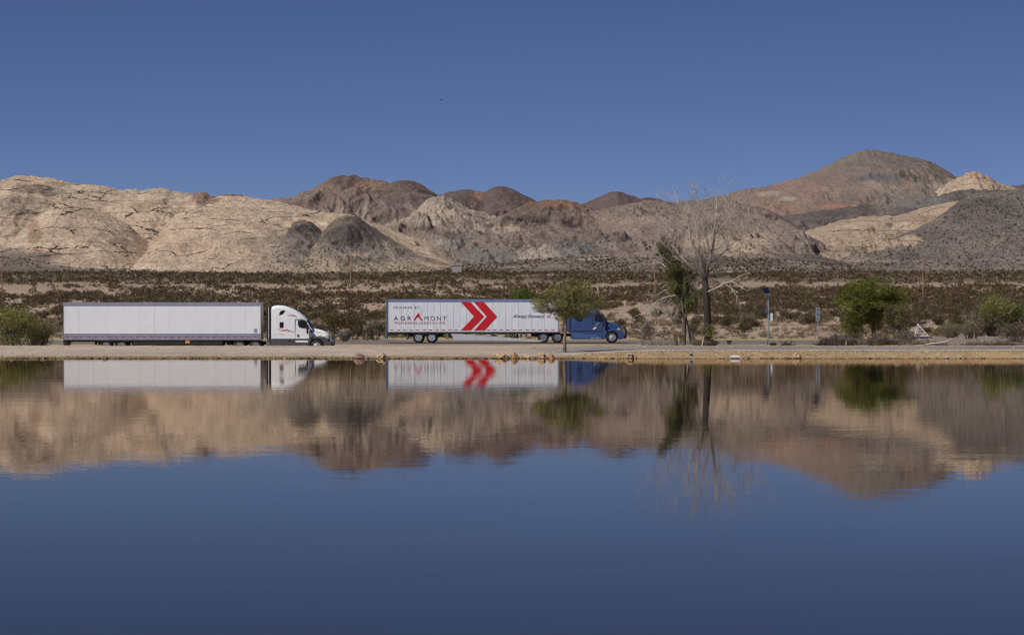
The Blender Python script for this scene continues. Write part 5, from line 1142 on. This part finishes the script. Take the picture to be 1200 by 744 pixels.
# ------------------------------------------------------------------ float, cup, posts, signs
M_FLOAT = mat_plain('white_plastic', (.62, .60, .58), .45, dirt=.15); M_BLUEP = mat_plain('blue_plastic', (.03, .12, .42), .4)
M_POLE = mat_plain('galvanised_pole', (.30, .34, .38), .5, metal=.4, dirt=.2); M_SIGNB = mat_plain('sign_back', (.30, .33, .38), .45, metal=.3, dirt=.25)
M_SOLAR = mat_plain('solar_glass', (.006, .008, .03), .6, spec=.05); M_SIGNW = mat_plain('white_sign', (.75, .77, .80), .4); M_SIGNBL = mat_plain('blue_equipment', (.08, .11, .26), .5)
M_POLEW = mat_plain('weathered_pole_wood', (.34, .20, .10), .85, dirt=.3); M_PAINTW = mat_plain('chalky_white_wood', (.70, .69, .70), .6, dirt=.15); M_NAVYD = mat_plain('dark_float_plank', (.03, .035, .08), .6)
M_YEL = mat_plain('yellow_post', (.6, .42, .12), .6)
fx_ = P(861.2, 380, 154.05).x; W2 = 5.1*154.05/F; Z2 = .088
t = empty('float', (fx_, 154.0, .075), 'white ribbed barrel float lying at the waterline below the dead tree', 'float')
m = MB(); prof = [(-W2, .05), (-W2, .08)]
for k_ in range(7): a_ = -W2+.012+(2*W2-.03)*k_/7; b_ = (2*W2-.03)/7; prof += [(a_, .088), (a_+b_*.7, .088), (a_+b_*.8, .080), (a_+b_*.95, .080)]
prof += [(W2, .08), (W2, .05)]
m.lathe(0, 0, [(a*1., b_*1.12) for a, b_ in prof], 24); m.v = [(q_[1], q_[0], q_[2]) for q_ in m.v]; m.build('barrel', M_FLOAT, t, smooth=True)
x_ = P(810, 380, 155).x; t = empty('bucket', (x_, 155.0, gz(x_, 155)-.01), 'small blue bucket at the waterline left of the white float', 'bucket')
m = MB().lathe(0, 0, [(0, .065), (.13, .09), (.135, .10), (.145, .10), (.145, .088), (.02, .06)], 20); m.v = [(a, c, b_) for a, b_, c in m.v]; m.build('tub', M_BLUEP, t, smooth=True)
MB().tube([(-.095, 0, .13), (-.05, -.1, .10), (.05, -.1, .10), (.095, 0, .13)], .006).build('handle', M_RIMD, t)

# solar pole
Ysp = 286; b = at(900.5, Ysp); kk = Ysp/F; hz = lambda v: CH-(v-VH)*kk-b.z
t = empty('solar_pole', b, 'tall grey pole with tilted solar panel and white box beside the highway', 'pole')
MB().cyl((0, 0), .075, 0, 0).build if 0 else None
m = MB(); m.tube([(0, 0, -.1), (0, 0, hz(342))], .085, 12); m.build('pole', M_POLE, t, smooth=True)
pn_ = MB(); pn_.box(-.34, .34, -.5, .5, -.02, .02); f_ = pn_.build('solar_panel', M_SOLAR, t, bevel=.004, loc=(-.25, -.12, hz(341.0))); f_.rotation_euler = (math.radians(38), math.radians(-12), math.radians(14)); f_.scale = (.85, .85, .85)
fr = MB().box(-.38, -.34, -.54, .54, -.03, .03).box(.34, .38, -.54, .54, -.03, .03).box(-.34, .34, -.54, -.5, -.03, .03).box(-.34, .34, .5, .54, -.03, .03).build('panel_frame', M_CHROME, f_)
MB().tube([(0, 0, hz(343)), (-.2, -.08, hz(341.4))], .04).build('bracket', M_POLE, t)
MB().box(-.28, -.09, -.14, .10, hz(366), hz(361)).build('control_box', M_SIGNBL, t, bevel=.015)
MB().box(.20, .42, -.10, .06, hz(375.6), hz(367)).build('white_box', M_SIGNW, t, bevel=.015); MB().box(.08, .20, -.08, .04, hz(375), hz(368)).build('box_bracket', M_SIGNBL, t)
MB().box(-.18, .18, -.18, .18, -.1, .04).build('base_plate', M_RIMD, t)
# highway sign assembly
Ysg = 259.2; b = at(958.5, Ysg); kk = Ysg/F
t = empty('road_sign', b, 'grey stacked route sign on a thin post, right of the solar pole', 'road sign')
hz = lambda v: CH-(v-VH)*kk-b.z
MB().tube([(0, 0, -.1), (0, 0, hz(361))], .045, 8).build('post', M_POLE, t)
for (a_, b_, xo) in ((360.2, 365.0, 0), (365.4, 370.4, -.02), (370.8, 376.2, .0)):
    m = MB().box(-.20+xo, .20+xo, -.075, -.05, hz(b_), hz(a_)).build('sign_plate', M_SIGNB, t, bevel=.01)
    zc_ = (hz(a_)+hz(b_))/2; MB().prism([(-.10+xo, zc_-.09), (.10+xo, zc_-.09), (.10+xo, zc_-.02), (.02+xo, zc_-.02), (.02+xo, zc_+.09), (-.06+xo, zc_+.09)], -.083, -.073).build('faded_marking', M_DGREY, m)
def post(name, label, u, Y, v0, w, mat, cat='post', cap=None):
    b = at(u, Y) if Y > 0 else at_v(u, -Y); Y = b.y; kk = Y/F; h_ = CH-(v0-VH)*kk-b.z; t = empty(name, b, label, cat)
    MB().box(-w/2, w/2, -w/2, w/2, -.1, h_).build('shaft', mat, t, bevel=w*.12)
    if cap: MB().box(-w*.75, w*.75, -w*.6, w*.6, h_-.12, h_).build('cap', cap, t, bevel=.01)
    return t
post('marker_post', 'short dark grey marker post behind the left end of the brush pile', 979, 258, 390.5, .22, M_DGREY, cap=M_SIGNB)
post('marker_post', 'thin dark stake on the verge below the solar pole', 899.6, 205, 398.5, .05, M_DGREY)
post('utility_box', 'small dark utility box on the road verge right of the dead tree', 854.5, 258, 399.0, .34, M_DGREY, 'utility box', cap=M_BLACK)
post('pipe_stake', 'short white stake in the thicket at the right', 1141.3, -395, 389.5, .09, M_SIGNW, 'stake', cap=M_SIGNW)
post('pipe_stake', 'short yellow stake just right of the white one', 1143.8, -396.5, 392.8, .08, M_YEL, 'stake')
post('pipe_stake', 'small orange stake standing in the brush pile', 991.5, 211, 399.5, .07, M_YEL, 'stake')

# white triangular frame
b = at_v(1080, 396.6); Yf_ = b.y; kk = Yf_/F; t = empty('triangular_frame', b, 'small white triangular wooden frame with shelves on a dark base, by the bushes', 'frame')
X_ = lambda u: (u-1080)*kk; Zz = lambda v: CH-(v-VH)*kk-b.z
MB().tube([(X_(1071.5), 0, Zz(395)), (X_(1075.5), 0, Zz(380))], .032).build('left_leg', M_PAINTW, t)
MB().tube([(X_(1075), 0, Zz(379.5)), (X_(1088.5), 0, Zz(394.5))], .05).build('slanted_leg', M_PAINTW, t)
MB().tube([(X_(1071.5), .35, Zz(395)), (X_(1075.5), .1, Zz(381))], .03).build('back_leg', M_PAINTW, t)
for v_, a_, b_ in ((393.6, 1071.6, 1088.2), (383.8, 1073.8, 1079.2), (387.0, 1073.2, 1082), (390.4, 1072.4, 1085)):
    MB().box(X_(a_), X_(b_), -.04, .34, Zz(v_)-.02, Zz(v_)+.02).build('shelf', M_PAINTW, t)
for u_ in (1074.6, 1082.5): MB().box(X_(u_)-.02, X_(u_)+.02, -.05, -.01, Zz(393.6), Zz(388.0 if u_ < 1080 else 389.5)).build('slat', M_PAINTW, t)
MB().prism([(X_(1072), Zz(396.2)), (X_(1094), Zz(396.6)), (X_(1094.5), Zz(395.4)), (X_(1088), Zz(394.6)), (X_(1072), Zz(394.6))], -.25, .4).build('base', M_NAVYD, t, bevel=.01)
MB().prism([(X_(1072), Zz(396.4)-.16), (X_(1074), Zz(396.4)-.16), (X_(1074), Zz(396)), (X_(1072), Zz(396))], -.2, .35).build('footing', M_DGREY, t)

# utility poles far out on the plain
def upole(label, u, v0, v1, hasarm=True):
    Y = 1180.; kk = Y/F; b = at(u, Y); b.z = CH-(v1-VH)*kk; b.z = min(b.z, gz(b.x, Y)+2); H_ = CH-(v0-VH)*kk-b.z; z0 = gz(b.x, Y)-b.z-1
    t = empty('utility_pole', b, label, 'utility pole', 'utility poles crossing the plain')
    MB().tube([(0, 0, z0), (0, 0, H_*.5), (0, 0, H_)], [.22, .18, .14], 8).build('shaft', M_POLEW, t, smooth=True)
    MB().box(-1.3, 1.3, -.08, .08, H_-.9, H_-.7).build('crossarm', M_POLEW, t)
    for x in (-1.15, 0, 1.15): MB().lathe(0, 0, [(0, .05), (.1, .08), (.2, .05)], 8).build('insulator', M_DGREY, t, loc=(x, 0, H_-.62 if x else H_+.0))
    return t
upole('wooden utility pole at the far left edge of the photo', 2.5, 294, 346)
upole('wooden utility pole on the plain above the gap between the two trucks', 411, 301, 349)
upole('wooden utility pole just left of the two old trees', 767.5, 303, 348)
upole('wooden utility pole right of the large round tree', 1081.5, 301, 350)
# far white building
Yb = 2700.; b = at(535.5, Yb); b.z = max(b.z, CH-(314.6-VH)*Yb/F); kk = Yb/F
mat_far = mat_plain('far_wall', (.36, .325, .30), .6)
t = empty('far_building', b, 'tiny white building at the foot of the cream hill, above the logo trailer', 'building')
MB().box(-5*kk*1.1, 5*kk*1.1, -3, 3, -6, 2.6).build('walls', mat_far, t); MB().prism([(-5.7*kk*1.1, 2.55), (5.7*kk*1.1, 2.55), (5.4*kk, 3.2), (-5.4*kk, 3.2)], -3.4, 3.4).build('roof', mat_far, t)
MB().box(-1.2, 1.2, -3.06, -2.95, -3, .6).build('door', mat_far, t)
# bird
bp_ = P(517.3, 117.5, 420.); t = empty('bird', bp_, 'tiny dark bird high in the clear blue sky', 'bird')
m = MB().loft([[(x, r_*math.cos(a*math.pi/4), r_*math.sin(a*math.pi/4)) for a in range(8)] for x, r_ in ((-.22, .01), (-.14, .035), (0, .06), (.10, .045), (.16, .032), (.21, .02), (.25, .004))])
m.add([(-.05, 0, .02), (.07, 0, .02), (.05, -.28, .10), (-.02, -.52, .05), (-.07, -.28, .09), (.03, -.28, .12)], [(0, 1, 2, 4), (4, 2, 3), (5, 2, 1, 0), (5, 3, 2), (4, 5, 0), (4, 3, 5)])
m.add([(-.05, 0, .02), (.07, 0, .02), (.05, .28, .10), (-.02, .52, .05), (-.07, .28, .09), (.03, .28, .12)], [(0, 4, 2, 1), (4, 3, 2), (5, 0, 1, 2), (5, 2, 3), (4, 0, 5), (4, 5, 3)])
m.add([(-.20, 0, .01), (-.32, -.05, .01), (-.32, .05, .01), (-.2, 0, -.005)], [(0, 1, 2), (3, 2, 1), (0, 3, 1), (0, 2, 3)]).build('body', M_BLACK, t)
